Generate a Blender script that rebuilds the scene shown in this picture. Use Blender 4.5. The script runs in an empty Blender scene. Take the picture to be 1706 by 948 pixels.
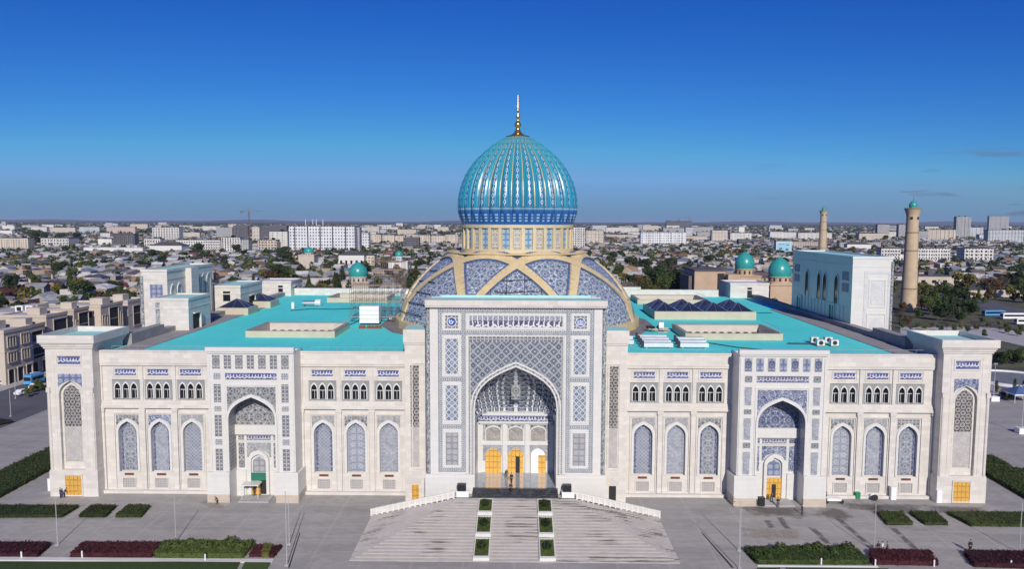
import bpy, bmesh, math, random
from mathutils import Vector, Matrix
R=math.radians; PI=math.pi; rnd=random.Random(7)
sc=bpy.context.scene; COL=sc.collection
# ---------------------------------------------------------------- camera
CAMLOC=Vector((0.6,-128.0,48.0)); FPX=1250.0; PITCH=math.atan(106/1250); YAW=R(0.6); ROLL=R(0.2)
_f=Vector((-math.sin(YAW)*math.cos(PITCH),math.cos(YAW)*math.cos(PITCH),-math.sin(PITCH)))
_r=Vector((math.cos(YAW),math.sin(YAW),0)); _u=_r.cross(_f)
_r2=_r*math.cos(ROLL)+_u*math.sin(ROLL); _u2=_u*math.cos(ROLL)-_r*math.sin(ROLL)
cam=bpy.data.objects.new('camera',bpy.data.cameras.new('camera')); COL.objects.link(cam)
cam.matrix_world=Matrix(((_r2.x,_u2.x,-_f.x,CAMLOC.x),(_r2.y,_u2.y,-_f.y,CAMLOC.y),(_r2.z,_u2.z,-_f.z,CAMLOC.z),(0,0,0,1)))
cam.data.sensor_width=36; cam.data.lens=36*FPX/1706; cam.data.clip_start=1; cam.data.clip_end=60000
sc.camera=cam
def ray(x,y): return _f+_r2*((x-853)/FPX)-_u2*((y-474)/FPX)
def ground(x,y,z=0.0):                 # the point at height z seen at photo position x, y
    d=ray(x,y); return CAMLOC+d*((z-CAMLOC.z)/d.z)
def plane(x,y,Y):                      # the point at depth Y seen at photo position x, y
    d=ray(x,y); return CAMLOC+d*((Y-CAMLOC.y)/d.y)
def project(p):
    d=Vector(p)-CAMLOC; k=d.dot(_f); return 853+FPX*d.dot(_r2)/k, 474-FPX*d.dot(_u2)/k
# ---------------------------------------------------------------- light
SUN_EL=29.0; SUN_AZ=171.0             # azimuth clockwise from +Y: behind the camera, a little to the right
w=bpy.data.worlds.new('World'); sc.world=w; w.use_nodes=True
wn=w.node_tree; bg=wn.nodes['Background']
sky=wn.nodes.new('ShaderNodeTexSky'); sky.sky_type='NISHITA'; sky.sun_disc=False
sky.sun_elevation=R(SUN_EL); sky.sun_rotation=R(SUN_AZ); sky.altitude=500; sky.air_density=1.0; sky.dust_density=0.3; sky.ozone_density=3.5
bg.inputs[1].default_value=0.095
sp_=wn.nodes.new('ShaderNodeSeparateColor'); wn.links.new(sky.outputs[0],sp_.inputs[0]); cb_=wn.nodes.new('ShaderNodeCombineColor')
for i_,(pw_,k_) in enumerate(((2.0,.466*.095),(1.58,.655*.095**.58),(.92,.86*.095**-.08))):   # clear dry autumn air: deepen the blue
    a_=wn.nodes.new('ShaderNodeMath'); a_.operation='POWER'; a_.inputs[1].default_value=pw_; b_=wn.nodes.new('ShaderNodeMath'); b_.operation='MULTIPLY'; b_.inputs[1].default_value=k_
    wn.links.new(sp_.outputs[i_],a_.inputs[0]); c_=wn.nodes.new('ShaderNodeMath'); c_.operation='MINIMUM'; c_.inputs[1].default_value=(.175,.375,.70)[i_]/.095
    wn.links.new(a_.outputs[0],b_.inputs[0]); wn.links.new(b_.outputs[0],c_.inputs[0]); wn.links.new(c_.outputs[0],cb_.inputs[i_])
tc_=wn.nodes.new('ShaderNodeTexCoord'); sx_=wn.nodes.new('ShaderNodeSeparateXYZ'); wn.links.new(tc_.outputs['Generated'],sx_.inputs[0])
mr_=wn.nodes.new('ShaderNodeMapRange'); wn.links.new(sx_.outputs[2],mr_.inputs[0]); mr_.inputs[1].default_value=.0; mr_.inputs[2].default_value=.055; mr_.inputs[3].default_value=1; mr_.inputs[4].default_value=0
mx_=wn.nodes.new('ShaderNodeMix'); mx_.data_type='RGBA'; wn.links.new(mr_.outputs[0],mx_.inputs[0]); wn.links.new(cb_.outputs[0],mx_.inputs[6]); mx_.inputs[7].default_value=(.155/.095,.27/.095,.455/.095,1)   # dusty layer low over the city
# a few thin grey clouds low on the right
mp_=wn.nodes.new('ShaderNodeMapping'); wn.links.new(tc_.outputs['Generated'],mp_.inputs[0]); mp_.inputs['Scale'].default_value=(9,9,75)
nz_=wn.nodes.new('ShaderNodeTexNoise'); nz_.inputs['Scale'].default_value=1.0; nz_.inputs['Detail'].default_value=5; wn.links.new(mp_.outputs[0],nz_.inputs['Vector'])
def mrange(v,a,b):
    n=wn.nodes.new('ShaderNodeMapRange'); wn.links.new(v,n.inputs[0]); n.inputs[1].default_value=a; n.inputs[2].default_value=b; return n.outputs[0]
def mul(a,b):
    n=wn.nodes.new('ShaderNodeMath'); n.operation='MULTIPLY'; wn.links.new(a,n.inputs[0]); wn.links.new(b,n.inputs[1]); return n.outputs[0]
cl_=mul(mul(mrange(nz_.outputs[0],.60,.68),mrange(sx_.outputs[0],.28,.42)),mul(mrange(sx_.outputs[2],.10,.055),mrange(sx_.outputs[2],.0,.012)))
m2_=wn.nodes.new('ShaderNodeMix'); m2_.data_type='RGBA'; wn.links.new(mx_.outputs[2],m2_.inputs[6]); m2_.inputs[7].default_value=(.125/.095,.17/.095,.265/.095,1)
k2_=wn.nodes.new('ShaderNodeMath'); k2_.operation='MULTIPLY'; k2_.inputs[1].default_value=.75; wn.links.new(cl_,k2_.inputs[0]); wn.links.new(k2_.outputs[0],m2_.inputs[0])
wn.links.new(m2_.outputs[2],bg.inputs[0])
sl=bpy.data.lights.new('sun','SUN'); sl.energy=4.2; sl.angle=R(0.5); sl.color=(1.0,0.925,0.83)
so=bpy.data.objects.new('sun',sl); COL.objects.link(so)
_sd=Vector((math.sin(R(SUN_AZ))*math.cos(R(SUN_EL)),math.cos(R(SUN_AZ))*math.cos(R(SUN_EL)),math.sin(R(SUN_EL))))
so.rotation_euler=_sd.to_track_quat('Z','Y').to_euler(); so.location=(60,-200,200)
sc.view_settings.view_transform='Standard'; sc.view_settings.look='None'; sc.view_settings.exposure=0.0; sc.view_settings.gamma=1.0
sc.cycles.max_bounces=5; sc.cycles.diffuse_bounces=2; sc.cycles.glossy_bounces=3; sc.cycles.transparent_max_bounces=6
sc.cycles.volume_bounces=0
# ---------------------------------------------------------------- object helpers
def tag(o,label=None,cat=None,group=None,kind=None):
    if label: o['label']=label
    if cat: o['category']=cat
    if group: o['group']=group
    if kind: o['kind']=kind
    return o
def empty(name,loc=(0,0,0),rz=0,parent=None):
    o=bpy.data.objects.new(name,None); COL.objects.link(o); o.location=loc; o.rotation_euler=(0,0,rz); o.empty_display_size=.5
    if parent: o.parent=parent
    return o
def link(name,me,parent=None,loc=(0,0,0),rz=0,mat=None):
    o=bpy.data.objects.new(name,me); COL.objects.link(o); o.location=loc; o.rotation_euler=(0,0,rz)
    if parent: o.parent=parent
    if mat is not None and me.materials and me.materials[0]!=mat:
        o.material_slots[0].link='OBJECT'; o.material_slots[0].material=mat
    return o
def copy_tree(o,parent=None,loc=None,rz=None,skip=()):
    c=o.copy(); COL.objects.link(c); c.parent=parent
    if loc is not None: c.location=loc
    if rz is not None: c.rotation_euler=(0,0,rz)
    for ch in list(o.children):
        if ch.name.split('.')[0] not in skip: copy_tree(ch,c)
    return c
class MB:
    def __init__(s): s.v=[]; s.f=[]; s.uv=[]
    def face(s,pts,uv=None):
        b=len(s.v); s.v+= [tuple(p) for p in pts]; s.f.append(tuple(range(b,b+len(pts)))); s.uv.append(uv)
    def box(s,x0,x1,y0,y1,z0,z1,bottom=False):
        p=[(x0,y0,z0),(x1,y0,z0),(x1,y1,z0),(x0,y1,z0),(x0,y0,z1),(x1,y0,z1),(x1,y1,z1),(x0,y1,z1)]
        for q in ((0,1,5,4),(1,2,6,5),(2,3,7,6),(3,0,4,7),(4,5,6,7))+(((3,2,1,0),) if bottom else ()): s.face([p[i] for i in q])
    def front(s,pts,y):                # a face in an x,z plane
        s.face([(x,y,z) for x,z in pts])
    def rect(s,x0,x1,z0,z1,y): s.front([(x0,z0),(x1,z0),(x1,z1),(x0,z1)],y)
    def prism(s,pts,y0,y1):            # outline in x,z given anticlockwise seen from the front
        s.front(pts,y0); n=len(pts)
        for i in range(n):
            a,b=pts[i],pts[(i+1)%n]; s.face([(a[0],y0,a[1]),(a[0],y1,a[1]),(b[0],y1,b[1]),(b[0],y0,b[1])])
    def strip(s,a,b,close=False):      # quads between two rows of points
        n=len(a)
        for i in range(n if close else n-1):
            j=(i+1)%n; s.face([a[i],a[j],b[j],b[i]])
    def lathe(s,prof,n=48,cx=0,cy=0,u=None):
        for i in range(len(prof)-1):
            (r0,z0),(r1,z1)=prof[i],prof[i+1]
            for k in range(n):
                a,b=2*PI*k/n,2*PI*(k+1)/n
                P=lambda r,t,z:(cx+r*math.sin(t),cy-r*math.cos(t),z)
                uu=u or max(r0,r1,.01)*2*PI
                s.face([P(r0,a,z0),P(r0,b,z0),P(r1,b,z1),P(r1,a,z1)],[(uu*k/n,z0),(uu*(k+1)/n,z0),(uu*(k+1)/n,z1),(uu*k/n,z1)])
    def tube(s,p,q,r0,r1=None,n=6,cap=True):
        p,q=Vector(p),Vector(q); r1=r0 if r1 is None else r1; d=(q-p).normalized()
        x=d.cross(Vector((0,0,1)) if abs(d.z)<.9 else Vector((1,0,0))).normalized(); y=d.cross(x)
        a=[p+(x*math.cos(2*PI*i/n)+y*math.sin(2*PI*i/n))*r0 for i in range(n)]
        b=[q+(x*math.cos(2*PI*i/n)+y*math.sin(2*PI*i/n))*r1 for i in range(n)]
        s.strip(b,a,True)
        if cap: s.face(b)
    def ball(s,c,r,n=10,m=6,sz=1.0):
        c=Vector(c)
        P=lambda i,j:c+Vector((r*math.sin(PI*i/m)*math.cos(2*PI*j/n),r*math.sin(PI*i/m)*math.sin(2*PI*j/n),r*sz*math.cos(PI*i/m)))
        for i in range(m):
            for j in range(n): s.face([P(i,j),P(i+1,j),P(i+1,j+1),P(i,j+1)])
    def mesh(s,name,mat,smooth=False,origin=None):
        me=bpy.data.meshes.new(name); me.from_pydata(s.v,[],s.f)
        ly=me.uv_layers.new(name='UVMap'); o=origin or (0,0,0)
        uvs=[]
        for f,uv in zip(s.f,s.uv):
            if uv: uvs+=uv; continue
            P=[Vector(s.v[i]) for i in f]; n=Vector((0,0,0))
            for i in range(len(P)):
                a,b=P[i],P[(i+1)%len(P)]; n+=a.cross(b)
            ax,ay,az=abs(n.x),abs(n.y),abs(n.z)
            for p in P:
                p=p-Vector(o)
                uvs.append((p.x,p.z) if ay>=ax and ay>=az else (p.y,p.z) if ax>=az else (p.x,p.y))
        ly.data.foreach_set('uv',[c for t in uvs for c in t])
        me.validate(); me.materials.append(mat)
        if smooth:
            bm=bmesh.new(); bm.from_mesh(me); bmesh.ops.remove_doubles(bm,verts=bm.verts,dist=.001); bm.to_mesh(me); bm.free()
            for p in me.polygons: p.use_smooth=True
        me.update(); return me
    def build(s,name,mat,parent=None,loc=(0,0,0),rz=0,smooth=False,origin=None):
        return link(name,s.mesh(name,mat,smooth,origin),parent,loc,rz)
def arch(hw,zs,za,n=9):                # pointed arch, right spring to apex to left spring
    h=za-zs; out=[]
    for i in range(n+1):
        t=i/n; a=(1-t)**3; b=3*(1-t)**2*t; c=3*(1-t)*t*t; d=t**3
        out.append((hw*(a+b)+hw*.64*c,zs+h*(.52*b+.76*c+d)))
    return out+[(-x,z) for x,z in out[-2::-1]]
def shift(pts,dx,dz=0): return [(x+dx,z+dz) for x,z in pts]
def arch_face(m,cx,hw,zb,zs,za,y): m.front([(cx-hw,zb),(cx+hw,zb)]+shift(arch(hw,zs,za),cx),y)
def arch_solid(m,cx,hw,zb,zs,za,y0,y1): m.prism([(cx-hw,zb),(cx+hw,zb)]+shift(arch(hw,zs,za),cx),y0,y1)
def arch_hole(m,x0,x1,z0,z1,cx,hw,zb,zs,za,y,yb):   # wall face with an arched hole and its reveal
    A=shift(arch(hw,zs,za),cx); k=len(A)//2
    if zb>z0: m.rect(x0,x1,z0,zb,y)
    m.front([(cx+hw,zb),(x1,zb),(x1,z1),(cx,z1)]+A[k::-1],y)
    m.front([(x0,zb),(cx-hw,zb)]+A[:k-1:-1]+[(cx,z1),(x0,z1)],y)
    L=[(cx+hw,zb)]+A+[(cx-hw,zb)]
    m.strip([(a,y,b) for a,b in L],[(a,yb,b) for a,b in L])
def arch_ring(m,cx,hi,ai,ho,ao,zb,zs,y0,y1,zbo=None):  # moulding round an arch
    I=[(cx+hi,zb)]+shift(arch(hi,zs,ai),cx)+[(cx-hi,zb)]; O=[(cx+ho,zb)]+shift(arch(ho,zs,ao),cx)+[(cx-ho,zb)]
    F=lambda L,y:[(a,y,b) for a,b in L]
    m.strip(F(O,y0),F(I,y0)); m.strip(F(I,y0),F(I,y1)); m.strip(F(O,y1),F(O,y0))
def spandrel(m,cx,half,zs,ztop,hw,za,y):  # the field between an arch and the rectangle round it
    A=shift(arch(hw,zs,za),cx); k=len(A)//2
    m.front([(cx+hw,zs)]+([(cx+half,zs)] if half>hw else [])+[(cx+half,ztop),(cx,ztop)]+A[k:0:-1],y)
    m.front(([(cx-half,zs)] if half>hw else [])+[(cx-hw,zs)]+A[-2:k-1:-1]+[(cx,ztop),(cx-half,ztop)],y)
def frame(m,x0,x1,z0,z1,t,y0,y1):      # four bars round a rectangle, butted
    m.box(x0,x1,y0,y1,z1-t,z1,True); m.box(x0,x1,y0,y1,z0,z0+t,True); m.box(x0,x0+t,y0,y1,z0+t,z1-t); m.box(x1-t,x1,y0,y1,z0+t,z1-t)
# ---------------------------------------------------------------- node helpers
class E:
    def __init__(s,nt,v): s.nt=nt; s.v=v
    def op(s,o,*a,clamp=False):
        n=s.nt.nodes.new('ShaderNodeMath'); n.operation=o; n.use_clamp=clamp
        for i,x in enumerate((s,)+a):
            x=x.v if isinstance(x,E) else x
            if isinstance(x,(int,float)): n.inputs[i].default_value=x
            else: s.nt.links.new(x,n.inputs[i])
        return E(s.nt,n.outputs[0])
    def __add__(s,o): return s.op('ADD',o)
    def __sub__(s,o): return s.op('SUBTRACT',o)
    def __mul__(s,o): return s.op('MULTIPLY',o)
    def __truediv__(s,o): return s.op('DIVIDE',o)
    def abs(s): return s.op('ABSOLUTE')
    def frac(s): return s.op('FRACT')
    def cos(s): return s.op('COSINE')
    def sin(s): return s.op('SINE')
    def lt(s,o): return s.op('LESS_THAN',o)
    def gt(s,o): return s.op('GREATER_THAN',o)
    def max(s,o): return s.op('MAXIMUM',o)
    def min(s,o): return s.op('MINIMUM',o)
    def band(s,c,wd): return (s-c).abs().lt(wd)
    def cell(s,p): return ((s/p).frac()-.5).abs()
MATS={}
def new_mat(name,rough=.6,metal=0.0,spec=.5):
    m=bpy.data.materials.new(name); m.use_nodes=True; nt=m.node_tree; b=nt.nodes['Principled BSDF']
    b.inputs['Roughness'].default_value=rough; b.inputs['Metallic'].default_value=metal; b.inputs['Specular IOR Level'].default_value=spec
    return m,nt,b
def uvE(nt):
    t=nt.nodes.new('ShaderNodeTexCoord'); s=nt.nodes.new('ShaderNodeSeparateXYZ'); nt.links.new(t.outputs['UV'],s.inputs[0])
    return t.outputs['UV'],E(nt,s.outputs[0]),E(nt,s.outputs[1])
def noiseE(nt,vec,scale,detail=3,rough=.55,dist=0):
    n=nt.nodes.new('ShaderNodeTexNoise'); n.inputs['Scale'].default_value=scale; n.inputs['Detail'].default_value=detail; n.inputs['Roughness'].default_value=rough; n.inputs['Distortion'].default_value=dist
    if vec is not None: nt.links.new(vec,n.inputs['Vector'])
    return E(nt,n.outputs[0])
def vor(nt,vec,scale,feature='F1'):
    n=nt.nodes.new('ShaderNodeTexVoronoi'); n.feature=feature; n.inputs['Scale'].default_value=scale
    if vec is not None: nt.links.new(vec,n.inputs['Vector'])
    return n
def mixc(nt,fac,a,b,mode='MIX'):
    n=nt.nodes.new('ShaderNodeMix'); n.data_type='RGBA'; n.blend_type=mode
    if isinstance(fac,E): nt.links.new(fac.v,n.inputs[0])
    else: n.inputs[0].default_value=fac
    for k,x in ((6,a),(7,b)):
        if isinstance(x,tuple): n.inputs[k].default_value=x if len(x)==4 else (*x,1)
        else: nt.links.new(x,n.inputs[k])
    return n.outputs[2]
def ramp(nt,fac,stops):
    n=nt.nodes.new('ShaderNodeValToRGB'); e=n.color_ramp.elements
    while len(e)<len(stops): e.new(.5)
    for k,(p,c) in enumerate(stops): e[k].position=p; e[k].color=(*c,1)
    nt.links.new(fac.v if isinstance(fac,E) else fac,n.inputs[0]); return n.outputs[0]
def objvec(nt,kind='Object'): return nt.nodes.new('ShaderNodeTexCoord').outputs[kind]
def geopos(nt): return nt.nodes.new('ShaderNodeNewGeometry').outputs['Position']
def plain(name,c,rough=.6,metal=0.,var=.12,scale=.5,spec=.5,world=True):
    if name in MATS: return MATS[name]
    m,nt,b=new_mat(name,rough,metal,spec)
    n=noiseE(nt,geopos(nt) if world else objvec(nt),scale,5)
    col=ramp(nt,n,[(.3,tuple(x*(1-var) for x in c)),(.7,tuple(min(1,x*(1+var)) for x in c))])
    nt.links.new(col,b.inputs['Base Color']); MATS[name]=m; return m
def stone(name,c,rough=.55,bw=1.5,bh=.75,con=.085):
    m,nt,b=new_mat(name,rough); uv,u,v=uvE(nt)
    br=nt.nodes.new('ShaderNodeTexBrick'); nt.links.new(uv,br.inputs[0]); br.inputs['Scale'].default_value=1
    br.inputs['Brick Width'].default_value=bw; br.inputs['Row Height'].default_value=bh; br.inputs['Mortar Size'].default_value=.018; br.inputs['Bias'].default_value=0
    k=lambda s:(*[min(1,x*s) for x in c],1)
    br.inputs['Color1'].default_value=k(1+con); br.inputs['Color2'].default_value=k(1-con); br.inputs['Mortar'].default_value=k(.86)
    p=geopos(nt)
    patch=noiseE(nt,p,.11,2); col=mixc(nt,ramp_e(nt,patch,.5,.72)*.35,br.outputs[0],(c[0]*1.04,c[1]*.99,c[2]*.88))
    mp=nt.nodes.new('ShaderNodeMapping'); nt.links.new(p,mp.inputs[0]); mp.inputs['Scale'].default_value=(1.2,1.2,.12)
    st=noiseE(nt,mp.outputs[0],1.0,6,.65); col=mixc(nt,ramp_e(nt,st,.52,.78)*.2,col,(c[0]*.72,c[1]*.70,c[2]*.68))
    nt.links.new(col,b.inputs['Base Color']); MATS[name]=m; return m
def ramp_e(nt,x,a,b):
    n=nt.nodes.new('ShaderNodeMapRange'); nt.links.new(x.v,n.inputs[0]); n.inputs[1].default_value=a; n.inputs[2].default_value=b; return E(nt,n.outputs[0])
def tile(name,kind,base,line,acc,p=1.0,rough=.35,w=1.0):
    """Glazed and carved tile: kind picks the ornament, p its repeat in metres."""
    m,nt,b=new_mat(name,rough); uv,u,v=uvE(nt); k=2*PI/p; c=None
    if kind=='star':
        s=(u*k).cos()+(v*k).cos()+((u+v)*(k*.7071)).cos()+((u-v)*(k*.7071)).cos()
        c=mixc(nt,s.gt(2.1),base,acc); c=mixc(nt,s.lt(-1.75),c,acc); c=mixc(nt,(s-.35).abs().lt(.42*w).max((s-1.95).abs().lt(.22*w)),c,line)
    elif kind=='hex':
        s=(u*k).cos()+((u*.5+v*.866)*k).cos()+((u*.5-v*.866)*k).cos()
        c=mixc(nt,s.gt(1.5),base,acc); c=mixc(nt,(s+.35).abs().lt(.38*w).max((s-1.4).abs().lt(.3*w)),c,line)
    elif kind=='diamond':
        a=u.cell(p)+v.cell(p)
        c=mixc(nt,a.lt(.30),base,acc); c=mixc(nt,a.lt(.08),c,line); c=mixc(nt,(a-.5).abs().lt(.075*w).max((a-.34).abs().lt(.035*w)),c,line); c=mixc(nt,a.gt(.9),c,line)
    elif kind=='square':
        a=u.cell(p).max(v.cell(p)); c=mixc(nt,a.lt(.37),base,line); c=mixc(nt,a.lt(.17),c,acc); c=mixc(nt,a.gt(.46),c,line)
    elif kind=='cross':
        a=u.cell(p); d=v.cell(p); mn=a.min(d); mx=a.max(d)
        c=mixc(nt,mn.lt(.10*w),base,line); c=mixc(nt,mx.gt(.43),c,line); c=mixc(nt,(mx-.27).abs().lt(.05),c,acc); c=mixc(nt,(a+d).lt(.22),c,acc)
    elif kind=='vine':
        d=noiseE(nt,uv,1.3/p,2); n=nt.nodes.new('ShaderNodeVectorMath'); n.operation='ADD'
        cb=nt.nodes.new('ShaderNodeCombineXYZ'); nt.links.new(((d-.5)*(p*.9)).v,cb.inputs[0]); nt.links.new(((d-.5)*(p*-.9)).v,cb.inputs[1]); nt.links.new(uv,n.inputs[0]); nt.links.new(cb.outputs[0],n.inputs[1])
        e=E(nt,vor(nt,n.outputs[0],2.0/p,'DISTANCE_TO_EDGE').outputs[0]); f=E(nt,vor(nt,n.outputs[0],2.0/p).outputs[0])
        c=mixc(nt,(f-.33).abs().lt(.07*w).max(e.lt(.045*w)),base,line); c=mixc(nt,f.lt(.14),c,acc)
    elif kind=='script':
        n=noiseE(nt,uv,2.4/p,3,.6,.6); h=noiseE(nt,uv,1.1/p,2)
        ud=u+(n-.5)*(p*.35); vv=(v/p).abs()
        bars=ud.cell(p*.55).lt(.13).min((v/p).gt(-.25)).min((v/p).lt(.36)); wave=(v/p-(((u*(7.3/p)).sin()*.12)+(h-.5)*.5-.18)).abs().lt(.085*w)
        dots=n.gt(.63)
        c=mixc(nt,bars.max(wave).max(dots),base,line); c=mixc(nt,n.lt(.36),c,acc)
    elif kind=='floral':
        a=(u/p).frac()-.5; d=(v/p).frac()-.5; rr=(a*a+d*d).op('SQRT'); th=d.op('ARCTAN2',a); pet=(rr-((th*8).cos()*.07+.30)).abs().lt(.05*w)
        s=(u*k*2).cos()*(v*k*2).cos(); c=mixc(nt,s.gt(.35),base,acc); c=mixc(nt,pet.max((rr-.14).abs().lt(.05)).max((s+.1).abs().lt(.11*w)),c,line)
    g=noiseE(nt,uv,.7,3); c=mixc(nt,.10,c,ramp(nt,g,[(.35,(.25,.25,.26)),(.65,(.9,.9,.9))]))
    nt.links.new(c,b.inputs['Base Color']); MATS[name]=m; return m
def windows(name,wall,glass=(.03,.04,.05),cw=3.2,ch=3.0,wf=.24,hf=.22,con=.1,lintel=None,rough=.75):
    """Wall of a far block: rows of windows at storey height."""
    m,nt,b=new_mat(name,rough); uv,u,v=uvE(nt)
    iu=(u/cw).op('FLOOR'); iv=(v/ch).op('FLOOR'); rn=nt.nodes.new('ShaderNodeTexWhiteNoise'); rn.noise_dimensions='2D'
    cb=nt.nodes.new('ShaderNodeCombineXYZ'); nt.links.new(iu.v,cb.inputs[0]); nt.links.new(iv.v,cb.inputs[1]); nt.links.new(cb.outputs[0],rn.inputs['Vector']); r=E(nt,rn.outputs[0])
    win=u.cell(cw).lt(wf).min(v.cell(ch).lt(hf)); n=noiseE(nt,geopos(nt),.06,4)
    wc=ramp(nt,n,[(.3,tuple(x*(1-con) for x in wall)),(.7,tuple(min(1,x*(1+con)) for x in wall))])
    gl=mixc(nt,r*.5,glass,tuple(min(1,x*.5+.05) for x in wall))
    if lintel: wc=mixc(nt,v.cell(ch).gt(.46),wc,lintel)
    c=mixc(nt,win,wc,gl); nt.links.new(c,b.inputs['Base Color']); MATS[name]=m; return m
# ---------------------------------------------------------------- materials
CREAM=(.625,.592,.545)
M=MATS
stone('cream stone',CREAM); stone('white marble',(.655,.645,.615),.35,1.8,.9,.03); stone('tan plinth',(.50,.43,.35),.6,1.2,.5,.06)
plain('white trim',(.68,.67,.64),.45,var=.05); plain('gold tan',(.62,.49,.27),.5,var=.1,scale=.8); plain('cream frame',(.62,.52,.33),.5,var=.08)
WH=(.46,.47,.48); DG=(.055,.06,.075)
tile('grey star tile','star',(.18,.185,.195),WH,DG,.8,w=.7); tile('grey cross tile','cross',(.19,.195,.205),WH,DG,.64,w=.8); tile('grey vine tile','vine',(.20,.205,.215),(.46,.47,.475),(.09,.10,.11),.7)
tile('blue star tile','star',(.045,.068,.165),(.41,.45,.51),(.02,.03,.13),.8,w=.6); tile('blue vine tile','vine',(.035,.052,.155),(.40,.435,.52),(.07,.11,.30),1.0); tile('blue floral tile','floral',(.052,.085,.205),(.42,.465,.54),(.035,.05,.22),1.1,w=.8)
tile('pale blue lattice tile','diamond',(.19,.21,.265),(.38,.40,.445),(.10,.13,.22),.65); tile('pale grey star panel','star',(.225,.245,.275),(.41,.43,.455),(.12,.14,.20),.9,w=.8); tile('pale lilac vine panel','vine',(.215,.235,.285),(.43,.45,.49),(.09,.12,.22),.7); tile('pale grey floral panel','floral',(.23,.255,.30),(.44,.465,.50),(.11,.14,.24),1.3)
tile('big diamond tile','diamond',(.095,.115,.15),(.46,.48,.51),(.045,.065,.10),1.55,w=.62); tile('square border tile','square',(.065,.085,.11),(.47,.49,.51),(.12,.15,.18),.72); tile('panel diamond tile','diamond',(.19,.235,.30),(.56,.59,.63),(.045,.065,.14),1.05,w=.9)
tile('grey flower carving','floral',(.20,.20,.225),(.46,.46,.47),(.11,.115,.14),1.0); tile('window tracery','hex',(.20,.21,.21),(.42,.43,.425),(.12,.13,.135),.42)
tile('blue script','script',(.035,.045,.19),(.62,.64,.70),(.08,.12,.34),.95); tile('grey script','script',(.075,.08,.16),(.48,.50,.57),(.17,.18,.28),.9); tile('great script','script',(.03,.033,.085),(.70,.72,.76),(.20,.28,.36),1.5)
tile('lattice screen','hex',(.02,.018,.018),(.60,.56,.53),(.02,.018,.018),.9,.6,.85); tile('carved panel','vine',(.36,.335,.315),(.52,.49,.47),(.22,.20,.19),.55,.6); tile('pale carving','vine',(.52,.52,.52),(.62,.62,.62),(.33,.34,.36),.8,.6)
tile('brown carving','vine',(.19,.165,.15),(.42,.39,.365),(.10,.09,.085),.5,.6); tile('dark strip tile','vine',(.075,.085,.10),(.50,.53,.54),(.06,.14,.26),.85); tile('grille','cross',(.28,.26,.25),(.52,.50,.475),(.20,.185,.18),.42,.6)
tile('shell star tile','star',(.16,.20,.255),(.60,.67,.69),(.06,.085,.22),1.25,.3,.7); m,nt,b=new_mat('muqarnas tile',.35); uv,u,v=uvE(nt); a=(u-.5).abs(); d=(v-.5).abs(); c=mixc(nt,(a+d).lt(.30),(.035,.045,.085),(.30,.34,.40)); c=mixc(nt,(a+d).lt(.14),c,(.03,.04,.10)); c=mixc(nt,a.gt(.36).max(d.gt(.40)),c,(.62,.65,.69)); nt.links.new(c,b.inputs['Base Color']); M['muqarnas tile']=m
tile('drum blue tile','floral',(.03,.20,.34),(.50,.64,.70),(.02,.09,.28),1.2,.3,.8); tile('drum grey tile','star',(.38,.37,.36),(.64,.62,.58),(.20,.21,.27),.7,.4)
plain('blue trim',(.085,.14,.28),.35,var=.1); plain('deep blue glaze',(.03,.09,.30),.3,var=.15)
m,nt,b=new_mat('gold door',.4,.35); uv,u,v=uvE(nt); nz=noiseE(nt,uv,6,3); a=u.cell(.7).max(v.cell(1.0)); c=mixc(nt,a.gt(.40),(.85,.47,.09),(.55,.27,.04)); c=mixc(nt,nz.gt(.58),c,(.95,.66,.22)); nt.links.new(c,b.inputs['Base Color']); M['gold door']=m
plain('gold metal',(.75,.50,.16),.25,.9,.08)
m,nt,b=new_mat('dark glass',.08); b.inputs['Base Color'].default_value=(.012,.016,.022,1); M['dark glass']=m
m,nt,b=new_mat('skylight glass',.3,0,.2); uv,u,v=uvE(nt); nt.links.new(mixc(nt,noiseE(nt,uv,.6,2),(.012,.018,.05),(.03,.04,.085)),b.inputs['Base Color']); M['skylight glass']=m
# turquoise roof coat
m,nt,b=new_mat('turquoise roof coat',.7); p=geopos(nt); n=noiseE(nt,p,.05,6,.6); n2=noiseE(nt,p,.9,5,.7)
c=ramp(nt,n,[(.3,(.078,.69,.655)),(.7,(.105,.79,.74))]); sxy=nt.nodes.new('ShaderNodeSeparateXYZ'); nt.links.new(p,sxy.inputs[0]); seam=E(nt,sxy.outputs[0]).cell(4.2).gt(.49).max(E(nt,sxy.outputs[1]).cell(9.0).gt(.494)); n5=noiseE(nt,p,.18,6,.7); c=mixc(nt,ramp_e(nt,n2,.55,.75)*.3,c,(.04,.38,.41)); c=mixc(nt,ramp_e(nt,n5,.56,.72)*.30,c,(.16,.62,.58)); c=mixc(nt,seam*.35,c,(.03,.33,.36)); nt.links.new(c,b.inputs['Base Color']); M['turquoise roof coat']=m
plain('pale teal coat',(.36,.70,.66),.7,var=.06); plain('grey parapet stone',(.30,.285,.28),.8,var=.16,scale=.4)
plain('gravel roof',(.20,.19,.19),.9,var=.35,scale=1.2)
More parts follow.
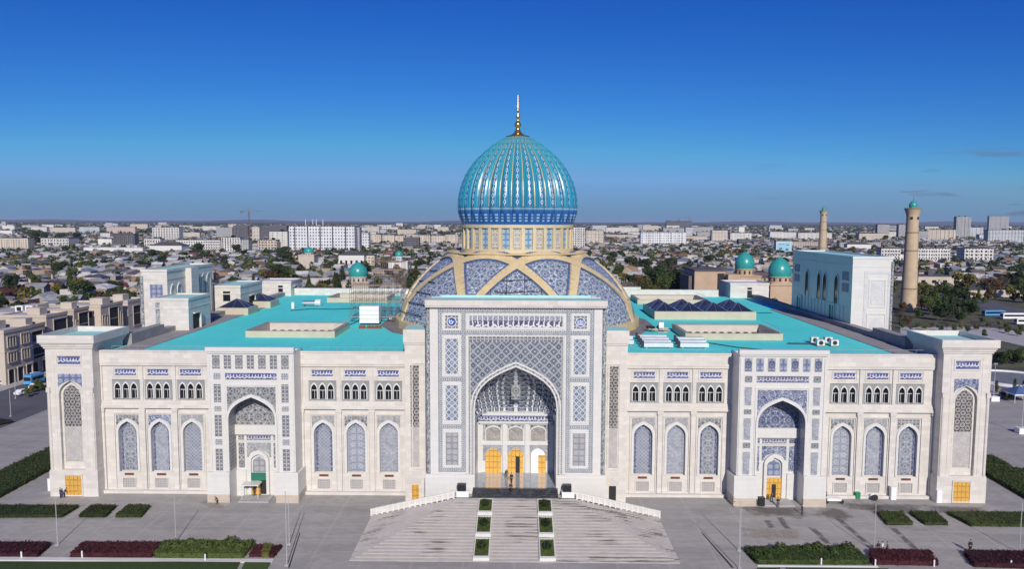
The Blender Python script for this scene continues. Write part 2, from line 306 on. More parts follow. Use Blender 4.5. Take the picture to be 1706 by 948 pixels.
# dome glaze: ribs run in u, height in v
m,nt,b=new_mat('dome glaze',.30); uv,u,v=uvE(nt); f=u.frac(); ce=(f-.5).abs()
base=mixc(nt,(v-52.0)/14.0,(.016,.27,.39),(.04,.41,.43)); wn_=noiseE(nt,uv,3.0,2)
mot=((v/1.35).frac()-.5).abs(); bl=(ce*(2.2)+mot*.55)
c=mixc(nt,ce.lt(.16),base,(.015,.17,.33)); c=mixc(nt,bl.lt(.27),c,(.55,.62,.64)); c=mixc(nt,bl.lt(.13),c,(.10,.05,.12)); c=mixc(nt,ce.band(.27,.018),c,(.02,.10,.26)); c=mixc(nt,ce.gt(.455),c,(.50,.42,.20)); c=mixc(nt,ce.band(.435,.02),c,(.02,.11,.24))
low=mixc(nt,mot.lt(.12),(.05,.17,.32),(.20,.36,.44)); c=mixc(nt,v.lt(51.1),c,low); c=mixc(nt,v.lt(50.2),c,(.02,.10,.36))
dots=((u*2).frac()-.5).abs().lt(.22).min(((v/.62).frac()-.5).abs().lt(.30)); dd=mixc(nt,dots,(.018,.08,.28),(.26,.44,.58)); c=mixc(nt,v.lt(49.65),c,dd); c=mixc(nt,v.lt(47.75),c,(.02,.12,.38))
tj=noiseE(nt,geopos(nt),1.6,4,.7); c=mixc(nt,ramp_e(nt,tj,.45,.7)*.28,c,(.02,.12,.22)); nt.links.new(c,b.inputs['Base Color']); b.inputs['Coat Weight'].default_value=.25; b.inputs['Coat Roughness'].default_value=.22; M['dome glaze']=m
plain('turquoise dome tile',(.035,.30,.28),.3,var=.12,scale=.6)
# ground
m,nt,b=new_mat('plaza paving',.8); p=geopos(nt); br=nt.nodes.new('ShaderNodeTexBrick'); nt.links.new(p,br.inputs[0]); br.inputs['Scale'].default_value=1; br.inputs['Brick Width'].default_value=1.2; br.inputs['Row Height'].default_value=.6; br.inputs['Mortar Size'].default_value=.012
br.inputs['Color1'].default_value=(.395,.378,.35,1); br.inputs['Color2'].default_value=(.34,.325,.305,1); br.inputs['Mortar'].default_value=(.25,.24,.225,1)
mp=nt.nodes.new('ShaderNodeMapping'); nt.links.new(p,mp.inputs[0]); mp.inputs['Scale'].default_value=(.05,.22,1); n=noiseE(nt,mp.outputs[0],1.0,7,.65); n2=noiseE(nt,p,.055,4,.6)
n3=noiseE(nt,p,.35,6,.7); c=mixc(nt,ramp_e(nt,n,.46,.68)*.5,br.outputs[0],(.22,.205,.19)); c=mixc(nt,ramp_e(nt,n3,.58,.72)*.3,c,(.16,.15,.14)); gx=nt.nodes.new('ShaderNodeSeparateXYZ'); nt.links.new(p,gx.inputs[0]); c=mixc(nt,E(nt,gx.outputs[0]).cell(7.2).gt(.478).max(E(nt,gx.outputs[1]).cell(4.8).gt(.475))*.35,c,(.46,.44,.42)); c=mixc(nt,E(nt,gx.outputs[1]).cell(14.4).lt(.09)*.18,c,(.2,.19,.19)); wl_=noiseE(nt,p,.09,3); c=mixc(nt,ramp_e(nt,wl_,.6,.68)*.22,c,(.17,.165,.17)); c=mixc(nt,ramp_e(nt,n2,.5,.7)*.4,c,(.37,.36,.355)); nt.links.new(c,b.inputs['Base Color']); M['plaza paving']=m
m,nt,b=new_mat('asphalt',.85); p=geopos(nt); c=ramp(nt,noiseE(nt,p,.15,6,.6),[(.3,(.085,.085,.10)),(.7,(.12,.12,.135))]); nt.links.new(c,b.inputs['Base Color']); M['asphalt']=m
m,nt,b=new_mat('city earth',.95); p=geopos(nt); n=noiseE(nt,p,.02,8,.7); n2=noiseE(nt,p,.004,5,.7)
c=ramp(nt,n,[(.25,(.018,.022,.012)),(.45,(.045,.042,.030)),(.6,(.085,.078,.064)),(.8,(.16,.15,.13))]); c=mixc(nt,ramp_e(nt,n2,.45,.65)*.7,c,(.045,.05,.03)); nt.links.new(c,b.inputs['Base Color']); M['city earth']=m
m,nt,b=new_mat('stair stone',.75); p=geopos(nt); mp=nt.nodes.new('ShaderNodeMapping'); nt.links.new(p,mp.inputs[0]); mp.inputs['Scale'].default_value=(.16,1.3,1.0); n=noiseE(nt,mp.outputs[0],1.0,5,.6); n2=noiseE(nt,p,.10,2)
c=ramp(nt,noiseE(nt,p,.7,5,.6),[(.3,(.50,.465,.42)),(.7,(.60,.56,.515))]); wet=ramp_e(nt,n,.51,.57)*ramp_e(nt,n2,.47,.54); c=mixc(nt,wet*.8,c,(.12,.10,.09)); nt.links.new(c,b.inputs['Base Color']); M['stair stone']=m
m,nt,b=new_mat('polished dark granite',.10); c=ramp(nt,noiseE(nt,geopos(nt),1.5,5,.6),[(.35,(.03,.034,.042)),(.65,(.075,.075,.08))]); nt.links.new(c,b.inputs['Base Color']); M['polished dark granite']=m
plain('tan kerb',(.50,.45,.34),.7,var=.08); plain('darkened riser stone',(.385,.36,.325),.8,var=.12,scale=.6); m,nt,b=new_mat('sky-tinted polished granite',.12); c=ramp(nt,noiseE(nt,geopos(nt),1.2,5,.6),[(.35,(.26,.30,.34)),(.65,(.36,.40,.44))]); nt.links.new(c,b.inputs['Base Color']); M['sky-tinted polished granite']=m  # pale blue granite base painted in for sky reflected off the portal floor
plain('dirt',(.17,.135,.105),.95,var=.35,scale=.8); plain('kerb stone',(.42,.41,.40),.8,var=.1)
for nm_,cc_ in (('dirt stain',(.15,.12,.095)),('damp stain',(.10,.092,.088)),('sand stain',(.42,.36,.29))):   # stains with a ragged outline: u runs from the middle (0) to the rim (1)
    m,nt,b=new_mat(nm_,.9); uv,u,v=uvE(nt); g=noiseE(nt,geopos(nt),.55,6,.7); nt.links.new(ramp(nt,noiseE(nt,geopos(nt),1.6,5,.7),[(.3,tuple(x*.6 for x in cc_)),(.7,tuple(x*1.3 for x in cc_))]),b.inputs['Base Color'])
    al=ramp_e(nt,g*1.1-u*.75,-.12,.22); nt.links.new((al*.5).v,b.inputs['Alpha']); M[nm_]=m
def leafmat(name,a,bb,rough=.7):
    m,nt,b=new_mat(name,rough,0,.25); oi=nt.nodes.new('ShaderNodeObjectInfo'); g=noiseE(nt,geopos(nt),1.1,4,.7); t=g+(E(nt,oi.outputs['Random'])-.5)*.35
    nt.links.new(ramp(nt,t,[(.25,a),(.75,bb)]),b.inputs['Base Color']); M[name]=m; return m
leafmat('hedge leaves',(.016,.026,.008),(.05,.07,.018)); leafmat('barberry leaves',(.026,.006,.010),(.075,.016,.022)); m_=leafmat('lawn',(.022,.048,.010),(.062,.10,.024)); [setattr(n.inputs['Scale'],'default_value',3.5) for n in m_.node_tree.nodes if n.type=='TEX_NOISE']
leafmat('dark leaves',(.012,.024,.008),(.045,.068,.018)); leafmat('green leaves',(.030,.052,.012),(.085,.115,.028)); leafmat('olive leaves',(.06,.06,.015),(.16,.15,.03)); leafmat('rusty leaves',(.06,.035,.018),(.15,.085,.045)); leafmat('bare twigs',(.055,.045,.036),(.12,.10,.08))
plain('bark',(.07,.055,.04),.9,var=.2,scale=2)
plain('pole paint',(.46,.46,.46),.45,.2,.05); plain('white paint',(.80,.80,.80),.4,var=.04); plain('black plastic',(.02,.02,.022),.5,var=.1); plain('red brick',(.20,.07,.045),.85,var=.3,scale=3)
plain('steel',(.55,.56,.58),.35,.8,.08); plain('rust steel',(.23,.17,.13),.7,.3,.25,2); plain('brown wood',(.13,.045,.03),.6,var=.15); plain('green cloth',(.02,.16,.10),.8,var=.1); plain('green plastic',(.01,.22,.08),.5,var=.05); plain('insulation foil',(.66,.68,.70),.45,.2,.08,1)
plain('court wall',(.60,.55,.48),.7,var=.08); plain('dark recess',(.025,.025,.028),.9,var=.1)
# ================================================================ ground
def sheet(name,pts,z,mat,kind='structure'):
    m=MB(); m.face([(x,y,z) for x,y in pts]); return tag(m.build(name,M[mat]),kind=kind)
sheet('ground',[(-30000,-400),(30000,-400),(30000,30000),(-30000,30000)],-.03,'city earth')
sheet('plaza',[(-118,-70),(330,-70),(330,100),(118,116),(95,112),(-95,112),(-118,116)],0,'plaza paving')
sheet('street',[(-144,-70),(-118.3,-70),(-118.3,330),(-144,330)],.0,'asphalt')
m=MB(); m.box(-118.3,-117.9,-70,200,-.02,.14); tag(m.build('kerb',M['kerb stone']),kind='structure')
m=MB(); m.box(-144.4,-144,-70,330,-.02,.14); tag(m.build('kerb',M['kerb stone']),kind='structure')
sheet('pavement',[(-160,-70),(-144.4,-70),(-144.4,330),(-160,330)],.1,'kerb stone')
# ================================================================ the museum
mus=empty('museum_building'); tag(mus,'white marble domed museum with turquoise roofs filling the middle of the view','museum')
ST=M['cream stone']; WM=M['white marble']
BAYS=[-68.1,-62.4,-56.7,-33.7,-27.95,-22.2]; BAYS=BAYS+[-x for x in BAYS[::-1]]
RZ=24.8
m=MB()
for sgn in (-1,1):
    for (a,b) in ((18.8,37.4),(51.8,72.4)):
        x0,x1=sorted((sgn*a,sgn*b))
        m.rect(x0,x1,0,RZ,.92)                                   # back plane of the niches
        bs=sorted(x for x in BAYS if x0<x<x1); edges=[x0]+[(p+q)/2 for p,q in zip(bs,bs[1:])]+[x1]
        for i,c in enumerate(bs):
            e0,e1=edges[i],edges[i+1]
            arch_hole(m,e0,e1,.0,15.2,c,1.62,3.75,10.6,12.75,.32,.915)
            m.rect(e0,e1,15.2,16.6,.32)
            m.rect(e0,c-2.42,16.6,20.15,.32); m.rect(c+2.42,e1,16.6,20.15,.32); m.rect(e0,e1,20.15,RZ,.32)
            frame(m,c-2.34,c+2.34,.5,14.25,.16,.12,.316)         # outer rectangular moulding
            frame(m,c-2.15,c+2.15,20.6,22.45,.10,.22,.316)
        for e in edges:                                           # pilasters
            lo,hi=max(x0,e-.42),min(x1,e+.42)
            m.box(lo,hi,-.05,.317,.55,14.6); m.box(max(x0,lo-.1),min(x1,hi+.1),-.16,.317,14.6,15.2)
            m.box(max(x0,e-.28),min(x1,e+.28),.08,.317,16.5,22.6)
        m.box(x0,x1,-.22,.318,15.2,15.62); m.box(x0,x1,-.05,.318,15.62,16.15); m.box(x0,x1,.12,.318,16.15,16.5)
        m.box(x0,x1,.02,.318,22.7,23.1); m.box(x0,x1,-.08,.318,23.1,23.35); m.box(x0,x1,-.02,.318,23.35,25.15); m.box(x0,x1,-.12,.6,25.15,25.4)
        m.box(x0,x1,-.55,.319,0,.5)
m.box(-72.4,72.4,.95,1.2,0,RZ)
for s in (-1,1):                                                  # side and back walls of the block
    m.face([(s*72.4,1,0),(s*72.4,104.5,0),(s*72.4,104.5,RZ),(s*72.4,1,RZ)])
m.face([(-72.4,104.5,0),(72.4,104.5,0),(72.4,104.5,RZ),(-72.4,104.5,RZ)])
m.build('facade_wall',ST,mus)
# ---- one bay: inscription, windows, tiled niche, plaque, grille
def bay(c,panelmat,spmat):
    p=MB(); p.rect(-1.85,1.85,20.95,22.05,.27); p.build('inscription_panel',M['blue script'],mus,(c,0,0),origin=(0,0,21.5))
    p=MB()
    for k,d in enumerate((-1.45,0,1.45)): arch_hole(p,(-2.4,-.725,.725)[k],(-.725,.725,2.4)[k],16.65,20.1,d,.5,16.85,18.55,19.55,.26,.80)
    wp=p.build('window_surround',M['window tracery'],mus,(c,0,0))
    for d in (-1.45,0,1.45):
        g=MB(); arch_face(g,0,.49,16.9,18.55,19.53,.66); wd=g.build('window',M['dark glass'],wp,(d,0,0))
        f=MB(); arch_ring(f,0,.5,19.55,.64,19.85,16.85,18.55,.18,.258); f.box(-.49,.49,.56,.64,18.35,18.45,True); f.box(-.03,.03,.58,.65,16.9,18.35); f.build('window_frame',M['white trim'],wd)
    p=MB(); arch_face(p,0,1.6,3.8,10.6,12.7,.86); tp=p.build('tiled_niche',panelmat,mus,(c,0,0),origin=(0,0,8))
    q=MB(); arch_ring(q,0,1.12,11.95,1.56,12.62,3.82,10.5,.835,.858); q.build('inner_border',M['blue star tile'] if rnd.random()<.35 else M['pale blue lattice tile'],tp)
    q=MB(); arch_ring(q,0,1.62,12.75,2.02,13.3,3.75,10.6,.14,.317); q.build('arch_moulding',M['white marble'],tp)
    q=MB(); spandrel(q,0,2.0,10.9,13.9,2.02,13.3,.29) if False else spandrel(q,0,1.98,11.3,13.9,1.98,13.32,.29); q.build('spandrel',spmat,tp)
    p=MB(); p.box(-.8,.8,.2,.31,3.08,3.42); p.build('plaque',M['brown wood'],mus,(c,0,0))
    p=MB(); p.rect(-1.08,1.08,.8,2.55,.29); g=p.build('grille',M['grille'],mus,(c,0,0)); q=MB(); frame(q,-1.25,1.25,.66,2.7,.15,.16,.28); q.build('grille_frame',M['cream stone'],g)
PM=['pale grey star panel','pale lilac vine panel','pale blue lattice tile','pale blue lattice tile','pale grey floral panel','pale lilac vine panel','pale blue lattice tile','pale lilac vine panel','pale grey star panel','pale grey floral panel','pale lilac vine panel','pale grey star panel']
SP=['grey star tile','blue vine tile','grey vine tile','grey vine tile','grey star tile','grey floral','grey vine tile','grey vine tile','grey star tile','grey star tile','grey vine tile','grey cross tile']
for i,c in enumerate(BAYS): bay(c,M[PM[i]],M[SP[i]] if SP[i] in M else M['grey flower carving'])
# ---- corner towers
def corner_tower(cx):
    t=empty('corner_tower',(cx,0,0),0,mus); B=MB()
    arch_hole(B,-4.05,4.05,0,26.0,0,2.02,4.4,17.7,20.35,-2,-1.35)
    B.face([(-4.05,-2,0),(-4.05,8,0),(-4.05,8,26),(-4.05,-2,26)]); B.face([(4.05,-2,0),(4.05,8,0),(4.05,8,26),(4.05,-2,26)]); B.face([(-4.05,8,0),(4.05,8,0),(4.05,8,26),(-4.05,8,26)])
    B.rect(-2.2,2.2,4,21,-1.36)
    B.box(-4.2,4.2,-2.2,8.1,0,4.4); B.box(-4.15,4.15,-2.12,8.05,4.4,4.7)
    for s in (-1,1): B.tube((s*3.72,-2.02,4.7),(s*3.72,-2.02,18.4),.24,n=10); B.box(s*3.72-.33,s*3.72+.33,-2.3,-1.98,18.4,19.2); B.box(s*2.62-.06,s*2.62+.06,-2.05,-1.99,4.9,25.2)
    arch_ring(B,0,1.5,19.65,1.78,20.0,6.1,17.6,-1.62,-1.355)
    B.build('wall',ST,t)
    c=MB()
    for z0,z1,o in ((26.0,26.35,.2),(26.35,26.7,.38),(26.7,27.0,.55),(27.0,28.35,.8)):
        c.box(-4.05-o,4.05+o,-2-o,8+o,z0,z1,True) if z1<28 else None
    o=.8
    for a in ((-4.85,4.85,-2.8,-2.35),(-4.85,4.85,8.35,8.8)): c.box(*a,27.0,28.35,True)
    for a in ((-4.85,-4.4,-2.35,8.35),(4.4,4.85,-2.35,8.35)): c.box(*a,27.0,28.35,True)
    c.build('cornice',ST,t)
    r=MB(); r.rect; r.face([(-4.4,-2.35,27.45),(4.4,-2.35,27.45),(4.4,8.35,27.45),(-4.4,8.35,27.45)]); r.build('tower_roof',M['pale teal coat'],t)
    p=MB(); p.rect(-1.95,1.95,23.3,24.65,-2.03); ip=p.build('inscription_panel',M['blue script'],t,origin=(0,0,24)); f=MB(); frame(f,-2.25,2.25,23.0,24.95,.16,-2.1,-2.001); f.build('panel_frame',ST,ip)
    p=MB(); spandrel(p,0,2.05,18.9,21.6,2.05,20.4,-2.03); p.build('spandrel',M['blue vine tile'] if cx>0 else M['blue floral tile'],t)
    p=MB(); arch_face(p,0,1.5,12.3,17.6,19.65,-1.5); p.build('lattice_screen',M['lattice screen'],t)
    p=MB(); p.rect(-1.5,1.5,6.1,12.3,-1.5); p.build('carved_panel',M['carved panel'],t)
    p=MB(); p.box(-1.4,1.4,-2.28,-2.15,.3,3.8); d=p.build('door',M['gold door'],t); f=MB(); frame(f,-1.6,1.6,.1,4.0,.2,-2.36,-2.205); f.build('door_frame',M['gold metal'],d) if False else f.build('door_frame',ST,d)
corner_tower(-76.5); corner_tower(76.3)
# ---- side portals on the front
def front_portal(cx,left):
    t=empty('side_portal',(cx,0,0),0,mus); Y=-4; B=MB(); hw=3.95
    arch_hole(B,-7.3,7.3,0,26.0,0,hw,0.001,14.2,18.2,Y,-.95)
    for s in (-1,1):
        B.face([(s*7.3,Y,0),(s*7.3,1,0),(s*7.3,1,26),(s*7.3,Y,26)])
        a,b=sorted((s*hw,s*7.75)); B.box(a+(.0 if s>0 else 0),b,Y-.45,Y-.002,1.4,5.0); B.box(a,b,Y-.35,Y-.002,5.0,5.25)
        if s>0: B.box(7.302,7.75,Y,.3,1.4,5)
        else: B.box(-7.75,-7.302,Y,.3,1.4,5)
        B.box(s*7.0-.12,s*7.0+.12,Y-.12,Y-.002,5.3,25.3); B.box(s*4.45-.09,s*4.45+.09,Y-.1,Y-.002,5.3,20.4)
    B.box(-4.36,4.36,Y-.1,Y-.002,20.2,20.4)
    B.box(-7.3,7.3,Y-.25,Y-.002,25.7,26.0); B.box(-7.45,7.45,Y-.4,Y+.55,26.0,26.75,True); B.box(-7.3,7.3,.6,.999,24,25.7)
    B.rect(-hw-.3,hw+.3,0,18.6,-.94); B.box(-hw,hw,-1.5,-.95,11.0,12.7,True)
    B.box(-hw,-2.3,-1.2,-.95,0,4.6); B.box(2.3,hw,-1.2,-.95,0,4.6)
    for z in (9.7,10.75): B.box(-hw,hw,-1.1,-.95,z,z+.18,True)
    B.build('wall',M['white marble'] if left else M['white marble'],t)
    rr_=MB(); rr_.face([(-7.28,Y+.1,25.1),(7.28,Y+.1,25.1),(7.28,.98,25.1),(-7.28,.98,25.1)]); rr_.build('portal_roof',M['turquoise roof coat'],t)
    pl=MB()
    for s in (-1,1): a,b=sorted((s*hw,s*7.78)); pl.box(a,b,Y-.5,Y-.003,0,1.4)
    pl.box(7.303,7.8,Y-.003,.3,0,1.4); pl.box(-7.8,-7.303,Y-.003,.3,0,1.4); pl.build('plinth',M['tan plinth'],t)
    col=(lambda *a:M[a[0] if left else a[1]])
    for k in range(7):
        x=-5.82+1.94*k; p=MB()
        if left: p.rect(-.64,.64,23.05,25.35,Y-.03); p.build('tile_panel',M[['grey star tile','grey cross tile'][k%2]],t,(x,0,0),origin=(0,0,24.2))
        else:
            arch_face(p,0,.52,23.1,24.6,25.2,Y-.05); q=p.build('tile_panel',M[['blue star tile','blue floral tile'][k%2]],t,(x,0,0),origin=(0,0,24.2)); s_=MB(); s_.rect(-.64,.64,23.05,25.35,Y-.03); s_.build('panel_ground',M['grey vine tile'],q)
    p=MB(); p.rect(-4.35,4.35,21.2,22.3,Y-.03); p.build('inscription_panel',col('blue script','grey script'),t,origin=(0,0,21.75))
    for s in (-1,1):
        for z0,z1,kd in ((21.2,22.3,0),(17.3,20.4,1),(15.75,16.6,0),(11.4,15.1,1),(9.95,10.9,0),(5.4,9.3,1)):
            p=MB(); hwid=.62
            if kd and not left:
                arch_face(p,0,.54,z0,z1-1.0,z1-.35,Y-.05); q=p.build('tile_panel',M[['blue floral tile','blue star tile','pale lilac vine panel'][int(z0)%3]],t,(s*5.72,0,0),origin=(0,0,z0)); g=MB(); g.rect(-hwid,hwid,z1-1.35,z1,Y-.03); g.build('panel_ground',M['grey vine tile'],q)
            else:
                p.rect(-hwid,hwid,z0,z1,Y-.03); p.build('tile_panel',M[['grey vine tile','grey star tile','grey cross tile'][int(z0)%3]] if kd else M['square border tile' if left else 'grey star tile'],t,(s*5.72,0,0),origin=(0,0,(z0+z1)/2))
    p=MB(); spandrel(p,0,4.12,15.0,19.95,4.12,18.75,Y-.03); p.build('spandrel',col('grey star tile','blue vine tile'),t)
    p=MB(); arch_ring(p,0,hw,18.2,hw+.36,18.75,5.3,14.2,Y-.22,Y-.002); p.build('arch_moulding',WM,t)
    # inside of the niche
    p=MB(); arch_face(p,0,hw-.05,12.7,14.2,18.1,-1.0); p.build('tympanum',col('grey star tile','blue star tile'),t,origin=(0,0,14))
    jm=MB()                                                       # tiled lining of the jambs and vault
    L=[(hw-.03,5.3)]+arch(hw-.03,14.2,18.17)+[(-hw+.03,5.3)]
    jm.strip([(a,Y+.02,b) for a,b in L],[(a,-.96,b) for a,b in L]); jm.build('vault_lining',col('grey cross tile','blue vine tile'),t)
    p=MB(); p.rect(-2.1,2.1,9.92,10.72,-1.0); p.build('inscription_panel',col('grey script','grey script'),t,origin=(0,0,10.3))
    for s in (-1,1):
        p=MB(); p.rect(-.5,.5,5.0,9.4,-1.0); p.build('tile_panel',col('grey star tile','blue vine tile'),t,(s*3.05,0,0))
        p=MB(); p.rect(-.5,.5,9.95,10.7,-1.0); p.build('tile_panel',col('grey cross tile','blue star tile'),t,(s*3.05,0,0))
    p=MB(); spandrel(p,0,2.1,6.6,9.5,1.8,8.2,-1.02) if False else spandrel(p,0,2.1,6.9,9.45,1.75,8.25,-1.02); p.build('spandrel',col('grey vine tile','blue vine tile'),t)
    p=MB(); arch_ring(p,0,1.3,7.5,1.78,8.25,.3,6.2,-1.5,-.96); q=p.build('door_surround',WM,t)
    p=MB(); arch_face(p,0,1.1,4.2,5.9,7.0,-1.05); p.build('tympanum',col('grey flower carving','blue floral tile'),t,origin=(0,0,5.3))
    p=MB(); p.rect(-1.3,1.3,0,7.4,-1.0); p.build('door_back',WM,t)
    if left:
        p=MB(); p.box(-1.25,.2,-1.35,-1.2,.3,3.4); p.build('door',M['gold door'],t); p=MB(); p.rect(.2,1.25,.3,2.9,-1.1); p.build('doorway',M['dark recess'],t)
        p=MB(); p.box(-1.3,1.3,-1.6,-1.2,2.9,4.15,True); p.build('awning',M['green cloth'],t)
        p=MB(); p.box(-2.4,.6,-3.4,-1.4,2.55,2.72,True)
        for x in (-2.3,.45): p.tube((x,-3.3,0),(x,-3.3,2.6),.05)
        p.build('porch_cover',M['white trim'],t)
    else:
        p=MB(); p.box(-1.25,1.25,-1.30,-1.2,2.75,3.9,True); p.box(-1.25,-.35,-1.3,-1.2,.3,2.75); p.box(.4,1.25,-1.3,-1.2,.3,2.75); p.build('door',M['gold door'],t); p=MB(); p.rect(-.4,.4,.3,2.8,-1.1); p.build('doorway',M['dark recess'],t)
    p=MB(); p.box(-2.6,2.6,-4.4,-1.2,0,.18); p.build('doorstep',M['kerb stone'],t)
front_portal(-44.6,True); front_portal(44.6,False)
# ---- main portal
mp=empty('main_portal',(0,0,0),0,mus); Y=-7.0; HW=6.7
B=MB(); arch_hole(B,-14.05,14.05,6.2,34.0,0,HW,6.201,17.2,24.2,Y,.6)
for s in (-1,1):
    B.face([(s*14.05,Y,6.2),(s*14.05,1.5,6.2),(s*14.05,1.5,27),(s*14.05,-2.4,27),(s*14.05,-2.4,34),(s*14.05,Y,34)]); a,b=sorted((s*HW,s*14.9)); B.box(a,b,Y-.45,.6,0,5.7); B.box(a,b,Y-.3,.6,5.7,6.2)
B.face([(-14.05,-2.4,27),(14.05,-2.4,27),(14.05,-2.4,34),(-14.05,-2.4,34)]); B.face([(-14.05,-2.4,27),(14.05,-2.4,27),(14.05,1.5,27),(-14.05,1.5,27)]); B.face([(-14.05,1.5,20),(14.05,1.5,20),(14.05,1.5,27),(-14.05,1.5,27)]); B.rect(-HW-.5,HW+.5,3,25,.61)
B.build('wall',WM,mp)
c=MB(); c.box(-14.65,14.65,Y-.6,-2.0,34.0,34.25,True)
for a in ((-14.75,14.75,Y-.7,Y-.2),(-14.75,14.75,-2.4,-1.9)): c.box(*a,34.25,35.2)
for a in ((-14.75,-14.25,Y-.2,-2.4),(14.25,14.75,Y-.2,-2.4)): c.box(*a,34.25,35.2)
c.build('cornice',ST,mp); r=MB(); r.face([(-14.25,Y-.2,35.1),(14.25,Y-.2,35.1),(14.25,-2.4,35.1),(-14.25,-2.4,35.1)]); r.build('portal_roof',M['pale teal coat'],mp)
r=MB(); r.box(-12.6,12.6,-2.2,-2.0,35.21,35.5); r.build('roof_upstand',M['pale teal coat'],mp)
bd=MB(); y=Y-.04; y2=Y-.09
for s in (-1,1):
    for a,b in ((12.0,12.72),(8.2,8.92)): x0,x1=sorted((s*a,s*b)); bd.rect(x0,x1,6.5,33.75,y) if a>9 else bd.rect(x0,x1,6.5,33.03,y)
    for z in (21.75,13.85,6.5): x0,x1=sorted((s*8.92,s*12.0)); bd.rect(x0,x1,z,z+.72,y)
bd.rect(-12.0,12.0,33.03,33.75,y); bd.rect(-12.0,-8.92,29.45,30.17,y); bd.rect(8.92,12,29.45,30.17,y); bd.rect(-8.2,8.2,29.45,30.17,y)
bd.build('border_band',M['square border tile'],mp,origin=(.36,0,.15))
for s in (-1,1):
    for k,(z0,z1,mt) in enumerate(((30.45,32.75,None),(22.9,28.9,'panel diamond tile'),(15.1,21.2,'panel diamond tile'),(7.6,13.3,'grey flower carving'))):
        x=s*10.46; f=MB(); frame(f,x-1.42,x+1.42,z0-.28,z1+.28,.38,Y-.12,Y-.002)
        if mt:
            p=MB(); p.rect(x-1.04,x+1.04,z0,z1,Y-.05); q=p.build('tile_panel',M[mt],mp,origin=(x,0,(z0+z1)/2)); f.build('panel_frame',WM,q)
        else:
            zc=(z0+z1)/2; p=MB(); p.rect(x-1.04,x+1.04,zc-1.04,zc+1.04,Y-.05); q=p.build('medallion',M['grey cross tile'],mp,origin=(x,0,zc)); f.build('panel_frame',WM,q)
            e=MB(); n=24; rr=lambda r,i:(x+r*math.cos(2*PI*i/n),Y-.08,zc+r*math.sin(2*PI*i/n))
            for i in range(n): e.face([rr(.80,i),rr(.80,i+1),rr(.70,i+1),rr(.70,i)])
            if s>0:
                for d in (-.42,-.22,0,.22,.42): e.rect(x+d-.05,x+d+.05,zc-.38,zc+.38+.1*(abs(d)<.1),Y-.08)
                e.rect(x-.5,x+.5,zc-.42,zc-.32,Y-.083)
            else:
                for i in range(14): e.face([rr(.52-.02*i,9+i),rr(.52-.02*i,10+i),rr(.40-.02*i,10+i),rr(.40-.02*i,9+i)])
                e.rect(x-.38,x+.42,zc+.02,zc+.12,Y-.083); e.rect(x-.12,x,zc+.2,zc+.34,Y-.083); e.rect(x+.12,x+.22,zc-.3,zc+.02,Y-.083)
            e.build('emblem',M['white paint'],q)
            d=MB(); d.face([(x+.7*math.cos(2*PI*i/n),Y-.065,zc+.7*math.sin(2*PI*i/n)) for i in range(n)]); d.build('disc',M['deep blue glaze'],q)
p=MB(); p.rect(-7.55,7.55,30.75,31.85,Y-.05); q=p.build('inscription_panel',M['great script'],mp,origin=(0,0,31.15))
p=MB(); p.rect(-7.55,7.55,31.85,32.7,Y-.05); p.build('upper_script_band',M['pale blue lattice tile'],q)
b=MB(); b.rect(-.05,.05,31.6,32.65,Y-.07); b=b.mesh('letter_stroke',M['white paint'])
for k in range(18): link('letter_stroke',b,q,(-7.1+k*.84,0,0))
f=MB(); frame(f,-8.0,8.0,30.35,33.0,.38,Y-.12,Y-.002); f.build('panel_frame',WM,q)
p=MB(); spandrel(p,0,7.05,16.5,28.3,7.05,25.0,Y-.04) if False else spandrel(p,0,7.4,17.2,28.35,7.4,25.05,Y-.04); p.build('spandrel',M['big diamond tile'],mp,origin=(0,0,28.3))
def frame3(m,x0,x1,z0,z1,t,y0,y1):
    m.box(x0,x1,y0,y1,z1-t,z1,True); m.box(x0,x0+t,y0,y1,z0,z1-t); m.box(x1-t,x1,y0,y1,z0,z1-t)
f=MB(); frame3(f,-7.75,7.75,6.3,29.2,.28,Y-.10,Y-.002); f.build('inner_frame',M['grey cross tile'],mp)
f=MB(); frame3(f,-8.1,8.1,6.28,29.42,.2,Y-.13,Y-.003); f.build('inner_moulding',WM,mp)
f=MB(); f.rect(-7.47,7.47,28.35,28.9,Y-.035); f.build('spandrel_border',M['grey cross tile'],mp)
f=MB(); arch_ring(f,0,HW,24.2,HW+.22,24.5,6.25,17.2,Y-.2,Y-.002); arch_ring(f,0,HW+.52,24.8,HW+.74,25.1,6.25,17.2,Y-.16,Y-.003); f.build('arch_moulding',WM,mp)
f=MB(); arch_ring(f,0,HW+.22,24.5,HW+.52,24.8,6.25,17.2,Y-.12,Y-.004); f.build('arch_script_band',M['grey cross tile'],mp)
# twisted tile columns at the portal corners
for s in (-1,1):
    p=MB(); p.lathe([(.36,6.3),(.36,33.9)],14,s*14.42,Y+.45,2.3); p.build('corner_column',M['dark strip tile'],mp,smooth=True)
